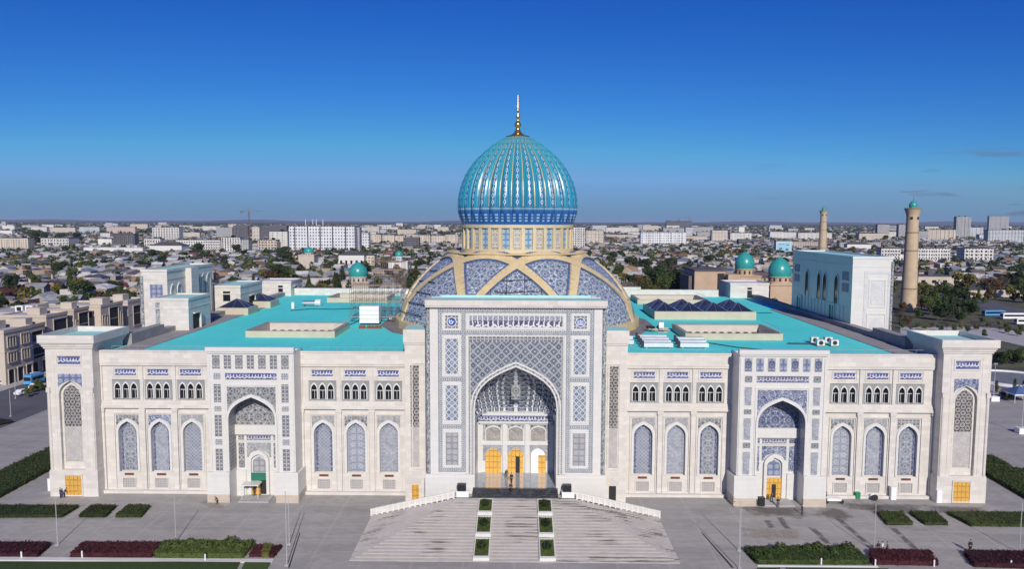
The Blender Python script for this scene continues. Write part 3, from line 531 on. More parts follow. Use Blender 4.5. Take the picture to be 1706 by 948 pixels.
# jambs, muqarnas vault, inner wall with three doors
p=MB()
for s in (-1,1): p.face([(s*(HW-.02),Y+.05,6.25),(s*(HW-.02),.55,6.25),(s*(HW-.02),.55,15.0),(s*(HW-.02),Y+.05,15.0)])
p.build('jamb_tile',M['pale blue lattice tile'],mp)
mq=MB(); NT=9; NC=13; A=arch(HW-.04,17.2,24.15,40); half=A[:41]
def hw_at(z):
    if z<=17.2: return HW-.04
    for (x0,z0),(x1,z1) in zip(half,half[1:]):
        if z0<=z<=z1: return x0+(x1-x0)*(z-z0)/max(1e-6,z1-z0)
    return .05
def plan(z,n,off):                                              # horizontal section of the vault, stepped into cells
    t=max(0,(z-14.9)/9.2); dep=7.2*(1-t**1.7)+.25; wv=hw_at(z); out=[]
    for i in range(n+1):
        a=PI*(i/n); ca,sa=math.cos(a),math.sin(a); sg=lambda q,e:math.copysign(abs(q)**e,q)
        k=1-.055*((i+off)%2); out.append((wv*sg(ca,.55)*(1 if i in(0,n) else k),Y+.15+dep*(sg(sa,.55))*k))
    return out
zs_=[14.9+9.1*(k/NT)**.92 for k in range(NT+1)]
for k in range(NT):
    n=2*max(3,NC-k); lo=plan(zs_[k],n,k); mid=plan(zs_[k]*.45+zs_[k+1]*.55,n,k); top=plan(zs_[k+1],n,k+1)
    P=lambda L,z:[(x,yy,z) for x,yy in L]; zm=zs_[k]*.45+zs_[k+1]*.55
    A_,B__=P(lo,zs_[k]),P(mid,zm)
    for i in range(n): mq.face([A_[i],A_[i+1],B__[i+1],B__[i]],[(0,0),(1,0),(1,1),(0,1)])
    for i in range(n):                                           # little pointed hood over each cell
        cxm=((top[i][0]+top[i+1][0])/2*.96,(top[i][1]+top[i+1][1])/2-.14)
        mq.face([(mid[i][0],mid[i][1],zm),(mid[i+1][0],mid[i+1][1],zm),(cxm[0],cxm[1],zs_[k+1])],[(.1,.3),(.9,.3),(.5,.62)])
        mq.face([(mid[i][0],mid[i][1],zm),(cxm[0],cxm[1],zs_[k+1]),(top[i][0],top[i][1],zs_[k+1])],[(.02,.3),(.3,.5),(.02,.9)]); mq.face([(mid[i+1][0],mid[i+1][1],zm),(top[i+1][0],top[i+1][1],zs_[k+1]),(cxm[0],cxm[1],zs_[k+1])],[(.02,.3),(.02,.9),(.3,.5)])
mq.build('muqarnas_vault',M['muqarnas tile'],mp)
p=MB(); p.box(-.75,.75,-2.55,-2.4,17.7,21.0,True); p.build('vault_cover_board',M['grey star tile'],mp)
B=MB(); B.box(-6.45,6.45,-.5,.55,13.0,14.9,True); B.box(-6.2,6.2,-.2,.55,12.7,13.0,True); B.rect(-HW,HW,3.9,13,.1)
for x in (-6.3,-1.95,1.95,6.3): B.box(x-.32,x+.32,-.25,.1,3.9,12.7)
B.box(-5.98,-2.27,-.1,.1,9.0,9.4,True); B.box(-1.63,1.63,-.1,.1,9.0,9.4,True); B.box(2.27,5.98,-.1,.1,9.0,9.4,True); B.build('inner_wall',WM,mp)
p=MB(); p.rect(-6.4,6.4,13.35,14.35,-.53); p.build('inscription_panel',M['blue script'],mp,origin=(0,0,13.85))
for x in (-3.9,0,3.9):
    p=MB(); arch_face(p,x,1.3,9.75,11.5,12.35,.03); q=p.build('tympanum',M['brown carving'],mp,origin=(x,0,11)); s_=MB(); spandrel(s_,x,1.4,10.8,12.6,1.35,12.4,.0); s_.build('tympanum_spandrel',M['grey star tile'],q); s_=MB(); arch_ring(s_,x,1.25,12.25,1.42,12.55,9.75,11.5,-.12,.02); s_.build('tympanum_moulding',M['white marble'],q)
    p=MB(); spandrel(p,x,1.45,7.0,8.9,1.4,8.55,.04); p.build('door_spandrel',M['pale lilac vine panel'],mp)
    p=MB(); arch_solid(p,x,1.35,4.1,7.0,8.45,-.1,.07); d=p.build('door',M['gold door'],mp,origin=(x,0,4))
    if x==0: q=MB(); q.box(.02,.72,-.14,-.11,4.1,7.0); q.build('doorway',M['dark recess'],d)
for x in (-5.4,5.4):
    p=MB(); p.rect(x-.3,x+.3,9.9,12.5,.02); p.build('tile_panel',M['grey vine tile'],mp); p=MB(); p.rect(x-.3,x+.3,6.2,9.0,.02); p.build('tile_panel',M['grey vine tile'],mp)
p=MB(); p.box(3.0,3.95,-.35,-.16,4.1,7.3); p.prism([(2.62,7.3),(5.1,7.3)]+shift(arch(1.24,7.3,8.6),3.86),-.35,-.16); p.box(2.62,3.0,-.35,-.16,4.1,7.3); p.build('dust_sheet',M['white paint'],mp)
# ---- wings beside the portal
for s in (-1,1):
    wg=empty('portal_wing',(s*16.85,0,0),0,mus); B=MB(); B.box(-1.95,1.95,-3,1.5,0,27.2); B.box(-2.05,2.05,-3.15,1.6,27.2,27.5,True); B.box(-2.15,2.15,-3.25,1.7,27.5,29.7); B.box(-2.0,2.0,-3.12,-3.002,0,4.2)
    frame(B,-.78 if s<0 else -1.35,1.35 if s<0 else .78,5.6,24.0,.16,-3.14,-3.003); B.build('wall',ST,wg)
    r=MB(); r.box(-1.9,1.9,-3.0,1.5,29.7,29.72); r.build('wing_roof',M['pale teal coat'],wg)
    xo=.28*(-s)*-1 if s<0 else -.28
    p=MB(); p.rect(xo-.72,xo+.72,13.0,23.6,-3.05); p.build('lattice_screen',M['lattice screen'],wg); p=MB(); p.rect(xo-.72,xo+.72,6.0,13.0,-3.05); p.build('carved_panel',M['carved panel'],wg)
    p=MB(); p.box(xo-.6,xo+.6,-3.2,-3.122,.2,2.9); p.build('door',M['gold door'] if s<0 else M['dark recess'],wg)
# ---- roof with four light wells
WELLS=[(-52.8,-36.9,19.6,30.6),(34.1,51.4,19.4,30.8),(-53.2,-37.8,84,95),(34.6,52.4,83,94.5)]
r=MB(); xs=sorted({-72.4,72.4,*[a for wl in WELLS for a in wl[:2]]}); ys=sorted({1.2,104.5,*[a for wl in WELLS for a in wl[2:]]})
for i in range(len(xs)-1):
    for j in range(len(ys)-1):
        cx,cy=(xs[i]+xs[i+1])/2,(ys[j]+ys[j+1])/2
        if any(a<cx<b and c<cy<d for a,b,c,d in WELLS): continue
        r.face([(xs[i],ys[j],RZ),(xs[i+1],ys[j],RZ),(xs[i+1],ys[j+1],RZ),(xs[i],ys[j+1],RZ)])
rf=r.build('roof',M['turquoise roof coat'],mus)
for a,b,c,d in WELLS:
    k=MB(); t=.9; z=RZ+1.25
    for q in ((a-t,b+t,c-t,c),(a-t,b+t,d,d+t),(a-t,a,c,d),(b,b+t,c,d)): k.box(*q,RZ-.01,z)
    lw=k.build('light_well',M['tan kerb'],mus); i=MB(); e=.02
    for u0,u1 in (((a+e,c+e),(b-e,c+e)),((b-e,c+e),(b-e,d-e)),((b-e,d-e),(a+e,d-e)),((a+e,d-e),(a+e,c+e))):
        i.face([(u0[0],u0[1],8),(u1[0],u1[1],8),(u1[0],u1[1],z-.1),(u0[0],u0[1],z-.1)])
    i.face([(a,c,8),(b,c,8),(b,d,8),(a,d,8)]); i.build('court_wall',M['court wall'],lw)
    f=MB(); f.box(a-t-.05,b+t+.05,d+.3,d+t+.1,z,z+.12); f.box(b+.2,b+t+.1,c-t,d+.3,z,z+.12); f.box(a-t-.1,a-.2,c-t,d+.3,z,z+.12)
    f.build('coping',M['grey parapet stone'],lw)
    wv=MB(); wv.box(-.45,.45,-.08,0,0,.5,True); wv=wv.mesh('vent_opening',M['dark recess'])
    for q in range(int((b-a)/1.7)): link('vent_opening',wv,lw,(a+1+q*1.7,d-.05,RZ-.7))
    g=MB(); n=int((d-c)/1.6)
    for q in range(n+1): yy=c+(d-c)*q/n; g.tube((b+t*.6,yy,z+.1),(b+t*.6,yy,z+1.0),.035,n=4)
    g.tube((b+t*.6,c,z+1.0),(b+t*.6,d,z+1.0),.035,n=4); g.build('guard_rail',M['pole paint'],lw)
# parapets
for s in (-1,1):
    pp=MB(); x0,x1=sorted((s*71.4,s*73.2)); pp.box(x0,x1,9.2,22.0,RZ-.2,26.9); pp.box(x0,x1,22.0,104.5,RZ-.2,25.9)
    a,b=sorted((s*66.8,s*71.4)); pp.box(a,b,1.2,70,RZ-.2,RZ+.12)
    pp.build('roof_parapet',M['grey parapet stone'],mus)
pb=MB(); pb.box(-70.0,-14,103.5,104.9,RZ,RZ+2.1); pb.box(14,62,103.5,104.9,RZ,RZ+2.1); pb.box(30,38,103.4,105,RZ+2.1,RZ+2.9); pb.build('back_parapet',ST,mus)
gr=MB()
for x0,x1 in ((-71,-53),(-36,-19.2),(19.2,36),(53,71)):
    n=int((x1-x0)/1.5)
    for q in range(n+1): gr.tube((x0+(x1-x0)*q/n,1.6,RZ),(x0+(x1-x0)*q/n,1.6,RZ+1.05),.03,n=4)
    gr.tube((x0,1.6,RZ+1.05),(x1,1.6,RZ+1.05),.03,n=4)
gr.build('guard_rail',M['pole paint'],mus)
gv=MB(); gv.box(-30.5,30.5,10,76,RZ+.001,RZ+.05); gv.build('gravel_strip',M['gravel roof'],mus) if False else None
# octagon apron of bare roof felt round the lower dome
ap=MB(); ap.face([(31*math.sin(2*PI*(i+.5)/16),43-31*math.cos(2*PI*(i+.5)/16),RZ+.02) for i in range(16)]); ap.build('roof_felt',M['gravel roof'],mus)
# pyramid skylights
def skylight(cx,cy,wd,dp,h,z):
    o=empty('pyramid_skylight',(cx,cy,z),0,mus); g=MB(); c=[(-wd/2,-dp/2,0),(wd/2,-dp/2,0),(wd/2,dp/2,0),(-wd/2,dp/2,0)]
    for i in range(4): g.face([c[i],c[(i+1)%4],(0,0,h)])
    g.build('glazing',M['skylight glass'],o); f=MB()
    for i in range(4):
        f.tube(c[i],(0,0,h+.02),.07,n=4); f.tube(c[i],c[(i+1)%4],.09,n=4); a=Vector(c[i]).lerp(Vector(c[(i+1)%4]),.5); f.tube(a,(0,0,h+.02),.05,n=4)
    f.build('glazing_bar',M['steel'],o)
k=MB(); k.box(32.6,56.6,49,66,RZ,RZ+1.9); k.build('skylight_kerb',M['tan kerb'],mus)
for j in range(2):
    for i in range(4): skylight(35.5+i*5.9,52.4+j*7.6,5.6,6.6,1.9,RZ+1.9)
for x,y in ((-69.8,57),(-69.3,72)):
    k=MB(); k.box(x-4,x+4,y-3.5,y+3.5,RZ,RZ+1.7); k.build('skylight_kerb',M['tan kerb'],mus); skylight(x,y,7,6.2,2.0,RZ+1.7)
# ---- lower dome with interlaced ribs
CY_=43.0; ld=empty('lower_dome',(0,CY_,0),0,mus)
Z0,Z1,RB,RT=26.4,40.9,27.0,14.9
def shell_r(t): return RT+(RB-RT)*(1-t**1.9)
N=96; s_=MB(); NZ=14
for i in range(NZ):
    t0,t1=i/NZ,(i+1)/NZ
    for k_ in range(N):
        a,b=2*PI*k_/N,2*PI*(k_+1)/N; P=lambda t,a:((shell_r(t)-.35)*math.sin(a),-(shell_r(t)-.35)*math.cos(a),Z0+(Z1-Z0)*t)
        U=lambda t,a:(((a+PI/8)%(PI/4)-PI/8 if False else a)*21,t*20)
        s_.face([P(t0,a),P(t0,b),P(t1,b),P(t1,a)],[U(t0,a),U(t0,b),U(t1,b),U(t1,a)])
s_.build('tiled_shell',M['shell star tile'],ld,smooth=True)
def rib_path(side,n=22):
    out=[]
    for i in range(n+1):
        s=i/n; t=max(0,1-s**2.2)**.5; out.append((side*R(45)*s,t))
    return out
def rib_mesh(wd,lift,dep):
    m=MB()
    for side in (-1,1):
        pts=[]
        for a,t in rib_path(side):
            pts.append((a,t))
        for (a0,t0),(a1,t1) in zip(pts,pts[1:]):
            rows=[]
            for (a,t),(da,dt) in (((a0,t0),(a1-a0,t1-t0)),((a1,t1),(a1-a0,t1-t0))):
                r=shell_r(t); z=Z0+(Z1-Z0)*t
                # tangent and in-surface normal in unrolled coordinates (arc, height)
                tx,tz=da*r,dt*(Z1-Z0)*1.15; L=math.hypot(tx,tz); nx,nz=-tz/L*side,tx/L*side
                row=[]
                for q in (-.5,.5):
                    aa=a+q*wd*nx/r; zz=min(Z1+.7,z+q*wd*nz); tt=min(1,max(0,(zz-Z0)/(Z1-Z0))); rr=shell_r(tt)
                    row.append([((rr+l)*math.sin(aa),-(rr+l)*math.cos(aa),zz) for l in (lift,lift-dep)])
                rows.append(row)
            (A,Bq),(C,Dq)=rows
            m.face([A[0],C[0],Dq[0],Bq[0]]); m.face([A[0],A[1],C[1],C[0]]); m.face([Bq[0],Dq[0],Dq[1],Bq[1]])
    return m
rm=rib_mesh(1.5,.30,.8).mesh('rib',M['gold tan']); tm=rib_mesh(2.2,-.12,.5).mesh('rib_border',M['blue trim'])
for k_ in range(8):
    rb=link('rib',rm,ld,(0,0,0),R(22.5+45*k_)); link('rib_border',tm,rb)
b=MB(); b.lathe([(27.6,RZ),(27.6,26.5),(26.6,26.6)],32,u=160); b.build('base_band',M['gold tan'],ld)
b=MB(); b.lathe([(14.2,40.75),(15.9,40.85),(16.0,41.1),(15.9,41.2),(12.2,41.22)],64); b.build('gallery',M['gold tan'],ld)
for k_ in range(8):
    e=MB()
    for a in (-.16,-.08,0,.08): e.face([(15.15*math.sin(a),-15.15*math.cos(a),38.9+abs(a)*2),(15.15*math.sin(a+.08),-15.15*math.cos(a+.08),38.9+abs(a+.08)*2),(15.0*math.sin(a+.08),-15.0*math.cos(a+.08),40.5),(15.0*math.sin(a),-15.0*math.cos(a),40.5)])
    e.build('upper_field',M['blue trim'],ld,rz=R(45*k_))
for a0,a1,zs2 in ((-80,-47,(28.4,30.6,32.8,35.0,37.2)),(-12,12,(31.5,34.0,36.2))):      # planks and ropes left on the tiles by the roofers
    for z_ in zs2:
        q=MB(); t_=(z_-Z0)/(Z1-Z0); k_=max(.25,1-max(0,t_-.45)*1.5); am_=(a0+a1)/2; w2=(a1-a0)/2*k_; pts=[((shell_r(t_)+.05)*math.sin(R(am_+w2*f_)),-(shell_r(t_)+.05)*math.cos(R(am_+w2*f_)),z_+.12*math.sin(f_*3)) for f_ in [i/5-1 for i in range(11)]]
        for p_,r_ in zip(pts,pts[1:]): q.tube(p_,r_,.10 if a0<-40 else .06,n=5)
        q.build('plank_line' if a0<-40 else 'rope_line',M['dark recess'],ld)
for x_ in (-5.2,-2.0,1.6,5.0):
    q=MB()
    for i in range(5):
        t0_,t1_=.30+.11*i,.30+.11*(i+1)
        if abs(x_)>3 and t1_>.66: break
        P_=lambda t_:(x_,-math.sqrt((shell_r(t_)+.08)**2-x_*x_),Z0+(Z1-Z0)*t_)
        q.tube(P_(t0_),P_(t1_),.06,n=5)
    q.build('rope_line',M['dark recess'],ld)
# ---- drum
dr=empty('drum',(0,CY_,0),0,mus); b=MB(); b.lathe([(12.15,41.2),(12.15,47.3)],64); b.lathe([(12.75,41.2),(12.75,41.9),(12.3,42.0)],64); b.lathe([(12.3,46.4),(12.7,46.5),(12.75,47.2),(12.0,47.3)],64); b.build('wall',M['cream frame'],dr)
pil=MB(); pil.box(-.36,.36,-12.62,-12.0,41.9,46.5); pilm=pil.mesh('pilaster',M['cream frame'])
pg=MB(); pg.rect(-.72,.72,42.2,46.3,-12.24); g1=pg.mesh('tile_panel',M['drum grey tile'],origin=(0,0,44)); pg=MB(); pg.rect(-.72,.72,42.2,46.3,-12.24); g2=pg.mesh('tile_panel',M['drum blue tile'],origin=(0,0,44))
ar=MB(); arch_ring(ar,0,.55,45.5,.72,46.0,42.3,44.8,-12.36,-12.25); arm=ar.mesh('panel_arch',M['cream frame'])
for k_ in range(32):
    a=R(360/32*k_); link('pilaster',pilm,dr,rz=a+R(360/64)); t=link('tile_panel',(g1,g2)[k_%2],dr,rz=a)
    if k_%2==0: link('panel_arch',arm,t)
# ---- ribbed dome and finial
prof=[(12.55,47.2),(12.75,47.5),(13.0,48.3),(13.35,49.3),(13.55,50.1),(13.6,51.5),(13.5,53.2),(13.2,54.7),(12.65,56.6),(11.8,58.4),(10.75,60.1),(9.45,61.7),(7.75,63.3),(5.8,64.9),(3.9,66.1),(2.5,66.9)]
def prof_r(z):
    for (r0,z0),(r1,z1) in zip(prof,prof[1:]):
        if z0<=z<=z1: return r0+(r1-r0)*(z-z0)/(z1-z0)
    return prof[-1][0]
dm=MB(); NRIB=32; per=10; zz=[47.2+(66.9-47.2)*i/60 for i in range(61)]
for i in range(60):
    for k_ in range(NRIB*per):
        def P(z,q):
            th=2*PI*(q/(NRIB*per)); fr=(q%per)/per; bulge=math.sin(PI*fr); r=prof_r(z); am=.075*min(1,max(0,(z-47.6)/2.0)); return (r*(1-am+am*bulge**.8)*math.sin(th),-r*(1-am+am*bulge**.8)*math.cos(th),z)
        dm.face([P(zz[i],k_),P(zz[i],k_+1),P(zz[i+1],k_+1),P(zz[i+1],k_)],[(k_/per,zz[i]),((k_+1)/per,zz[i]),((k_+1)/per,zz[i+1]),(k_/per,zz[i+1])])
do=dm.build('ribbed_dome',M['dome glaze'],mus,(0,CY_,0),R(360/64),smooth=True)
fn=MB(); fn.lathe([(2.75,66.75),(2.65,67.0),(1.5,67.3),(.85,67.8),(.5,68.5),(.42,68.9),(.72,69.3),(.78,69.7),(.5,70.15),(.28,70.4),(.26,70.9),(.45,71.3),(.3,71.7),(.2,72.0),(.2,72.4),(.34,72.7),(.2,73.0),(.11,73.2),(.05,76.2),(0.0,76.4)],20); fn.build('finial',M['gold metal'],mus,(0,CY_,0),smooth=True)
# ---- blocks behind the front range
def gal(name,x0,x1,y0,y1,z0,z1,win=True,mat='cream stone',roof='pale teal coat'):
    o=empty(name,((x0+x1)/2,(y0+y1)/2,0),0,mus); cx,cy=(x0+x1)/2,(y0+y1)/2; B=MB(); w_,d_=(x1-x0)/2,(y1-y0)/2
    B.box(-w_,w_,-d_,d_,z0,z1-.55)
    for q in ((-w_-.12,w_+.12,-d_-.12,-d_+.3),(-w_-.12,w_+.12,d_-.3,d_+.12),(-w_-.12,-w_+.3,-d_+.3,d_-.3),(w_-.3,w_+.12,-d_+.3,d_-.3)): B.box(*q,z1-.55,z1)
    B.box(-w_-.07,w_+.07,-d_-.07,d_+.07,z1-2.3,z1-2.05,True); B.build('wall',M[mat],o)
    r=MB(); r.face([(-w_+.3,-d_+.3,z1-.3),(w_-.3,-d_+.3,z1-.3),(w_-.3,d_-.3,z1-.3),(-w_+.3,d_-.3,z1-.3)]); r.build('roof',M[roof],o); return o,w_,d_
# right side block: its long inner face is in shade
o,w_,d_=gal('side_block',72.6,81.2,34.8,70.5,0,40.6,mat='white marble')
p=MB(); p.rect(-1.4,1.4,30.0,35.2,-d_-.05); q=p.build('carved_panel',M['pale carving'],o,(1.2,0,0)); f=MB(); frame(f,-1.9,1.9,29.5,35.7,.3,-d_-.12,-d_-.001); f.build('panel_frame',WM,q)
p=MB(); arch_face(p,0,1.5,14.5,25,27.2,-d_-.05); q=p.build('carved_panel',M['pale carving'],o,(1.2,0,0)); f=MB(); frame(f,-2.1,2.1,13.5,28.3,.3,-d_-.12,-d_-.001); f.build('panel_frame',WM,q)
f=MB(); frame(f,-2.9,2.9,12.5,37.5,.7,-d_-.06,-d_-.002); f.build('outer_frame',M['pale carving'],o,(1.2,0,0))
p=MB(); p.lathe([(.3,20),(.3,39.5)],10,w_-.05,-d_-.05,1.5); p.build('corner_column',M['dark strip tile'],o)
def side_arch(o,xw,yc,hw,zb,zs,za,mat,name='niche_window'):
    g=MB(); pts=[(yc-hw,zb),(yc+hw,zb)]+[(yc+a,b) for a,b in arch(hw,zs,za)]; g.face([(xw-.04,a,b) for a,b in pts]); q=g.build(name,M[mat],o)
    f=MB(); I=[(yc+hw,zb)]+[(yc+a,b) for a,b in arch(hw,zs,za)]+[(yc-hw,zb)]; O=[(yc+hw+.3,zb)]+[(yc+a,b) for a,b in arch(hw+.3,zs,za+.4)]+[(yc-hw-.3,zb)]
    sg=-1 if xw<0 else 1
    f.strip([(xw+sg*.16,a,b) for a,b in O],[(xw+sg*.16,a,b) for a,b in I]); f.strip([(xw,a,b) for a,b in O],[(xw+sg*.16,a,b) for a,b in O]); f.build('window_frame',M['white marble'],q)
for yc in (-10,-3.5,0,7.5): side_arch(o,-w_,yc,.95,29.5,34.3,36,'dark glass')
for yc in (-14.5,14.5):
    for z in (32.6,35.2):
        g=MB(); g.box(-w_-.08,-w_,yc-1.6,yc+1.6,z,z+1.9,True); g.build('tile_panel',M['blue star tile'],o)
for yc in (-8,12.3):
    g=MB(); g.box(-w_-.1,-w_,yc-1.2,yc+1.2,RZ,RZ+4.2); q=g.build('door',M['dark glass'],o); f=MB(); f.box(-w_-.25,-w_,yc-1.6,yc-1.2,RZ,RZ+4.6); f.box(-w_-.25,-w_,yc+1.2,yc+1.6,RZ,RZ+4.6); f.box(-w_-.25,-w_,yc-1.2,yc+1.2,RZ+4.2,RZ+4.6,True); f.build('door_frame',M['white marble'],q)
f=MB(); f.box(-w_-.12,-w_,-.2,.2,RZ+.5,RZ+4.6); fm=f.mesh('pilaster',M['white marble'])
for i in range(14): link('pilaster',fm,o,(0,-14+2.05*i,0))
# left side block, lower and stepped
o,w_,d_=gal('side_block',-81.8,-76.2,34,58,0,37.2)
p=MB(); p.rect(-1.4,1.4,30.8,33.9,-d_-.05); p.build('tile_panel',M['blue floral tile'],o,(.4,0,0))
p=MB(); p.lathe([(.35,20),(.35,35.8)],10,-w_+.05,-d_-.05,1.5); p.build('corner_column',M['dark strip tile'],o)
g=MB(); g.box(w_,w_+1.4,-3.0,1.0,RZ,37.0); g.build('buttress',ST,o)
for yc in (-9.5,-6.3): side_arch(o,w_,yc,.9,RZ+1,32.0,33.6,'dark strip tile')
for yc in (3.6,6.6,9.6): side_arch(o,w_,yc,.95,RZ+1,33.0,34.8,'dark glass')
o,w_,d_=gal('stair_house',-76.2,-68.6,27,38,RZ-2,31.7)
g=MB(); g.rect(-w_+.7,-w_+1.6,RZ,30.8,-d_-.04); g.build('tile_panel',M['dark strip tile'],o)
def side_recess(o,w_,y0,y1,z0,z1):
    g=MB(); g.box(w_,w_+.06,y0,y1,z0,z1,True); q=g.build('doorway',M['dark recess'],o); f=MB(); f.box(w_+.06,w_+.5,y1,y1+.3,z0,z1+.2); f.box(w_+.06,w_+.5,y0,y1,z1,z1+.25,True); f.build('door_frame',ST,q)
side_recess(o,w_,-3.5,-.5,RZ,RZ+3.4)
o,w_,d_=gal('stair_house',-77.0,-70.0,60,76,RZ-2,31.5); side_recess(o,w_,-2,1.5,RZ,RZ+3.5)
g=MB(); g.box(-.9,.9,-d_-.06,-d_,27.5,30,True); g.build('window',M['dark glass'],o)
o,w_,d_=gal('stair_house',-80.0,-69.6,100.5,112,RZ-3,29.4,roof='white trim'); side_recess(o,w_,-3,0,RZ,RZ+2.8); g=MB(); g.box(-.7,.7,-d_-.06,-d_,26,28,True); g.build('window',M['dark glass'],o,(2,0,0))
o,w_,d_=gal('stair_house',64.8,76.5,100.5,112,RZ-3,29.4,roof='white trim'); g=MB(); g.box(-.7,.7,-d_-.06,-d_,RZ,28,True); g.build('doorway',M['dark recess'],o)
# ================================================================ grand stair and forecourt
gs=empty('grand_staircase',(0,-16,0)); tag(gs,'wide pale stone staircase fanning out below the main arch, stained with wet streaks','staircase')
s_=MB(); rs_=MB(); NS=20
for k in range(NS):
    hw=23.3-k*.70; yf=-26.0+k*.80; z=.15*(k+1); zb=.15*k
    x=hw; y=yf; yb=-9.6
    rs_.face([(-x,y,zb),(x,y,zb),(x,y,z),(-x,y,z)]); rs_.face([(x,y,zb),(x,yb,zb),(x,yb,z),(x,y,z)]); rs_.face([(-x,yb,zb),(-x,y,zb),(-x,y,z),(-x,yb,z)])
    if k<NS-1: x2=hw-.70; y2=yf+.80
    else: x2=y2=None
    if x2: s_.face([(-x,y,z),(x,y,z),(x2,y2,z),(-x2,y2,z)]); s_.face([(x,y,z),(x,yb,z),(x2,yb,z),(x2,y2,z)]); s_.face([(-x,yb,z),(-x,y,z),(-x2,y2,z),(-x2,yb,z)])
    else: s_.face([(-x,y,z),(x,y,z),(x,yb,z),(-x,yb,z)])
s_.box(-10.0,10.0,-9.6,-7.45,0,3.0); st=s_.build('treads',M['stair stone'],gs,(0,16,0)); rs_.build('risers',M['darkened riser stone'],gs,(0,16,0))  # risers coloured darker to cancel the sun striking them
b=MB()
for x0,x1 in ((-7.0,7.0),): 
    for k in range(5): b.box(x0+.01*k,x1-.01*k,-9.4+.38*k,-7.455 if k<4 else -7.455,3.0+.22*k,3.22+.22*k)
fl_=MB(); fl_.box(-HW+.02,HW-.02,-7.45,.0,3.9,4.1); fl_.build('portal_floor',M['sky-tinted polished granite'],gs,(0,16,0)); q=b.build('dark_steps',M['polished dark granite'],gs); q.location=(0,16,0)
for s in (-1,1):                                                  # balustrades climbing to the landing
    bl=empty('balustrade',(0,16,0),0,gs); n=15; rl=MB(); pm=MB(); pm.box(-.13,.13,-.13,.13,0,1.25); pmm=pm.mesh('post',M['white trim']) if s<0 else pmm
    for i in range(n+1):
        t=i/n; x=s*(23.4-t*13.4); z=3.0*t; link('post',pmm,bl,(x,-9.75,z))
    x0,x1=s*23.4,s*10.0
    for dz0,dz1,yy in ((1.0,1.22,.16),(.18,.34,.1)): rl.face([(x0,-9.75-yy,dz0),(x1,-9.75-yy,3+dz0),(x1,-9.75-yy,3+dz1),(x0,-9.75-yy,dz1)]); rl.face([(x0,-9.75-yy,dz1),(x1,-9.75-yy,3+dz1),(x1,-9.75+yy,3+dz1),(x0,-9.75+yy,dz1)])
    rl.build('rail',M['white trim'],bl)
    pn=MB(); pn.face([(x0,-9.76,.34),(x1,-9.76,3.34),(x1,-9.76,4.0),(x0,-9.76,1.0)]); pn.build('panel',M['cream stone'],bl)
for s,l in ((-1,'white pedestal with dark glazed display left of the dark steps'),(1,'white pedestal with dark glazed display right of the dark steps')):
    o=empty('display_case',(s*8.6,-8.6,3.0)); tag(o,l,'display case','display cases by the portal')
    b=MB(); b.box(-1.0,1.0,-.6,.6,0,.9); b.box(-1.05,1.05,-.65,.65,.9,1.0,True); b.build('pedestal',M['white paint'],o)
    b=MB(); b.box(-.85,.55,-.5,.4,1.0,2.1); b.build('dark_cabinet',M['black plastic'],o); b=MB(); b.rect(-.75,.45,1.1,2.0,-.51); b.build('screen',M['dark glass'],o)
    mt=MB(); mt.box(s*8.5-1.5,s*8.5+1.5,-9.55,-9.25,3.0,3.03); tag(mt.build('door_mat',M['black plastic']),('dark mat on the landing before the '+('left' if s<0 else 'right')+' display case'),'mat','mats on the landing')
# ---- leaves
def leaves(name,mat,boxfn,n,size,seed=1,base=None):
    r=random.Random(seed); m=MB()
    for _ in range(n):
        p,nrm=boxfn(r); a=Vector((r.uniform(-1,1),r.uniform(-1,1),r.uniform(-.6,.9))).normalized(); a=(a+Vector(nrm)*.6).normalized(); t=a.cross(Vector((r.uniform(-1,1),r.uniform(-1,1),r.uniform(-1,1)))).normalized(); u=a.cross(t); s=size*r.uniform(.6,1.3); p=Vector(p)
        m.face([p-t*s,p+u*s*.5,p+t*s,p-u*s*.5])
    return m
def hedge(name,pts,h,mat,label,cat,n,group=None,size=.16,bumps=()):
    c=Vector((sum(p[0] for p in pts)/len(pts),sum(p[1] for p in pts)/len(pts),0)); P=[Vector((x,y,0))-c for x,y in pts]
    tris=[(P[0],P[i],P[i+1]) for i in range(1,len(P)-1)]; ar=[(b-a).cross(d-a).length for a,b,d in tris]
    def fn(r):
        if r.random()<.3:
            i=r.randrange(len(P)); q=P[i].lerp(P[(i+1)%len(P)],r.random()); e=P[(i+1)%len(P)]-P[i]; nn=Vector((e.y,-e.x,0)).normalized(); z=h*r.random(); return (q.x+nn.x*r.uniform(-.05,.12),q.y+nn.y*r.uniform(-.05,.12),z),nn
        a,b,d=r.choices(tris,ar)[0]; u,v=r.random(),r.random()
        if u+v>1: u,v=1-u,1-v
        q=a+(b-a)*u+(d-a)*v; return (q.x,q.y,h+r.uniform(-.12,.12)+.10*math.sin(q.x*1.7)*math.sin(q.y*2.1)),(0,0,1)
    m=leaves(name,mat,fn,n,size,sum(map(ord,label)))
    for p,q in zip(P,P[1:]+P[:1]): m.face([(p.x*.985,p.y*.985,0),(q.x*.985,q.y*.985,0),(q.x*.985,q.y*.985,h*.9),(p.x*.985,p.y*.985,h*.9)])
    m.face([(p.x*.985,p.y*.985,h*.9) for p in P])
    for bx,by,br in bumps:
        for _ in range(120):
            d=Vector((rnd.gauss(0,1),rnd.gauss(0,1),abs(rnd.gauss(0,1)))).normalized()*br*rnd.uniform(.75,1.05); p=Vector((bx,by,h*.7))-Vector((c.x,c.y,0))+d; t=d.cross(Vector((rnd.random(),rnd.random(),1))).normalized(); u=(d.cross(t)).normalized(); s=size*1.2
            m.face([p-t*s,p+u*s*.6,p+t*s,p-u*s*.6])
    o=m.build(name,M[mat],None,c); tag(o,label,cat,group); return o
rng=random.Random
PLBX={-1:-4.75,1:4.1}
pk=0
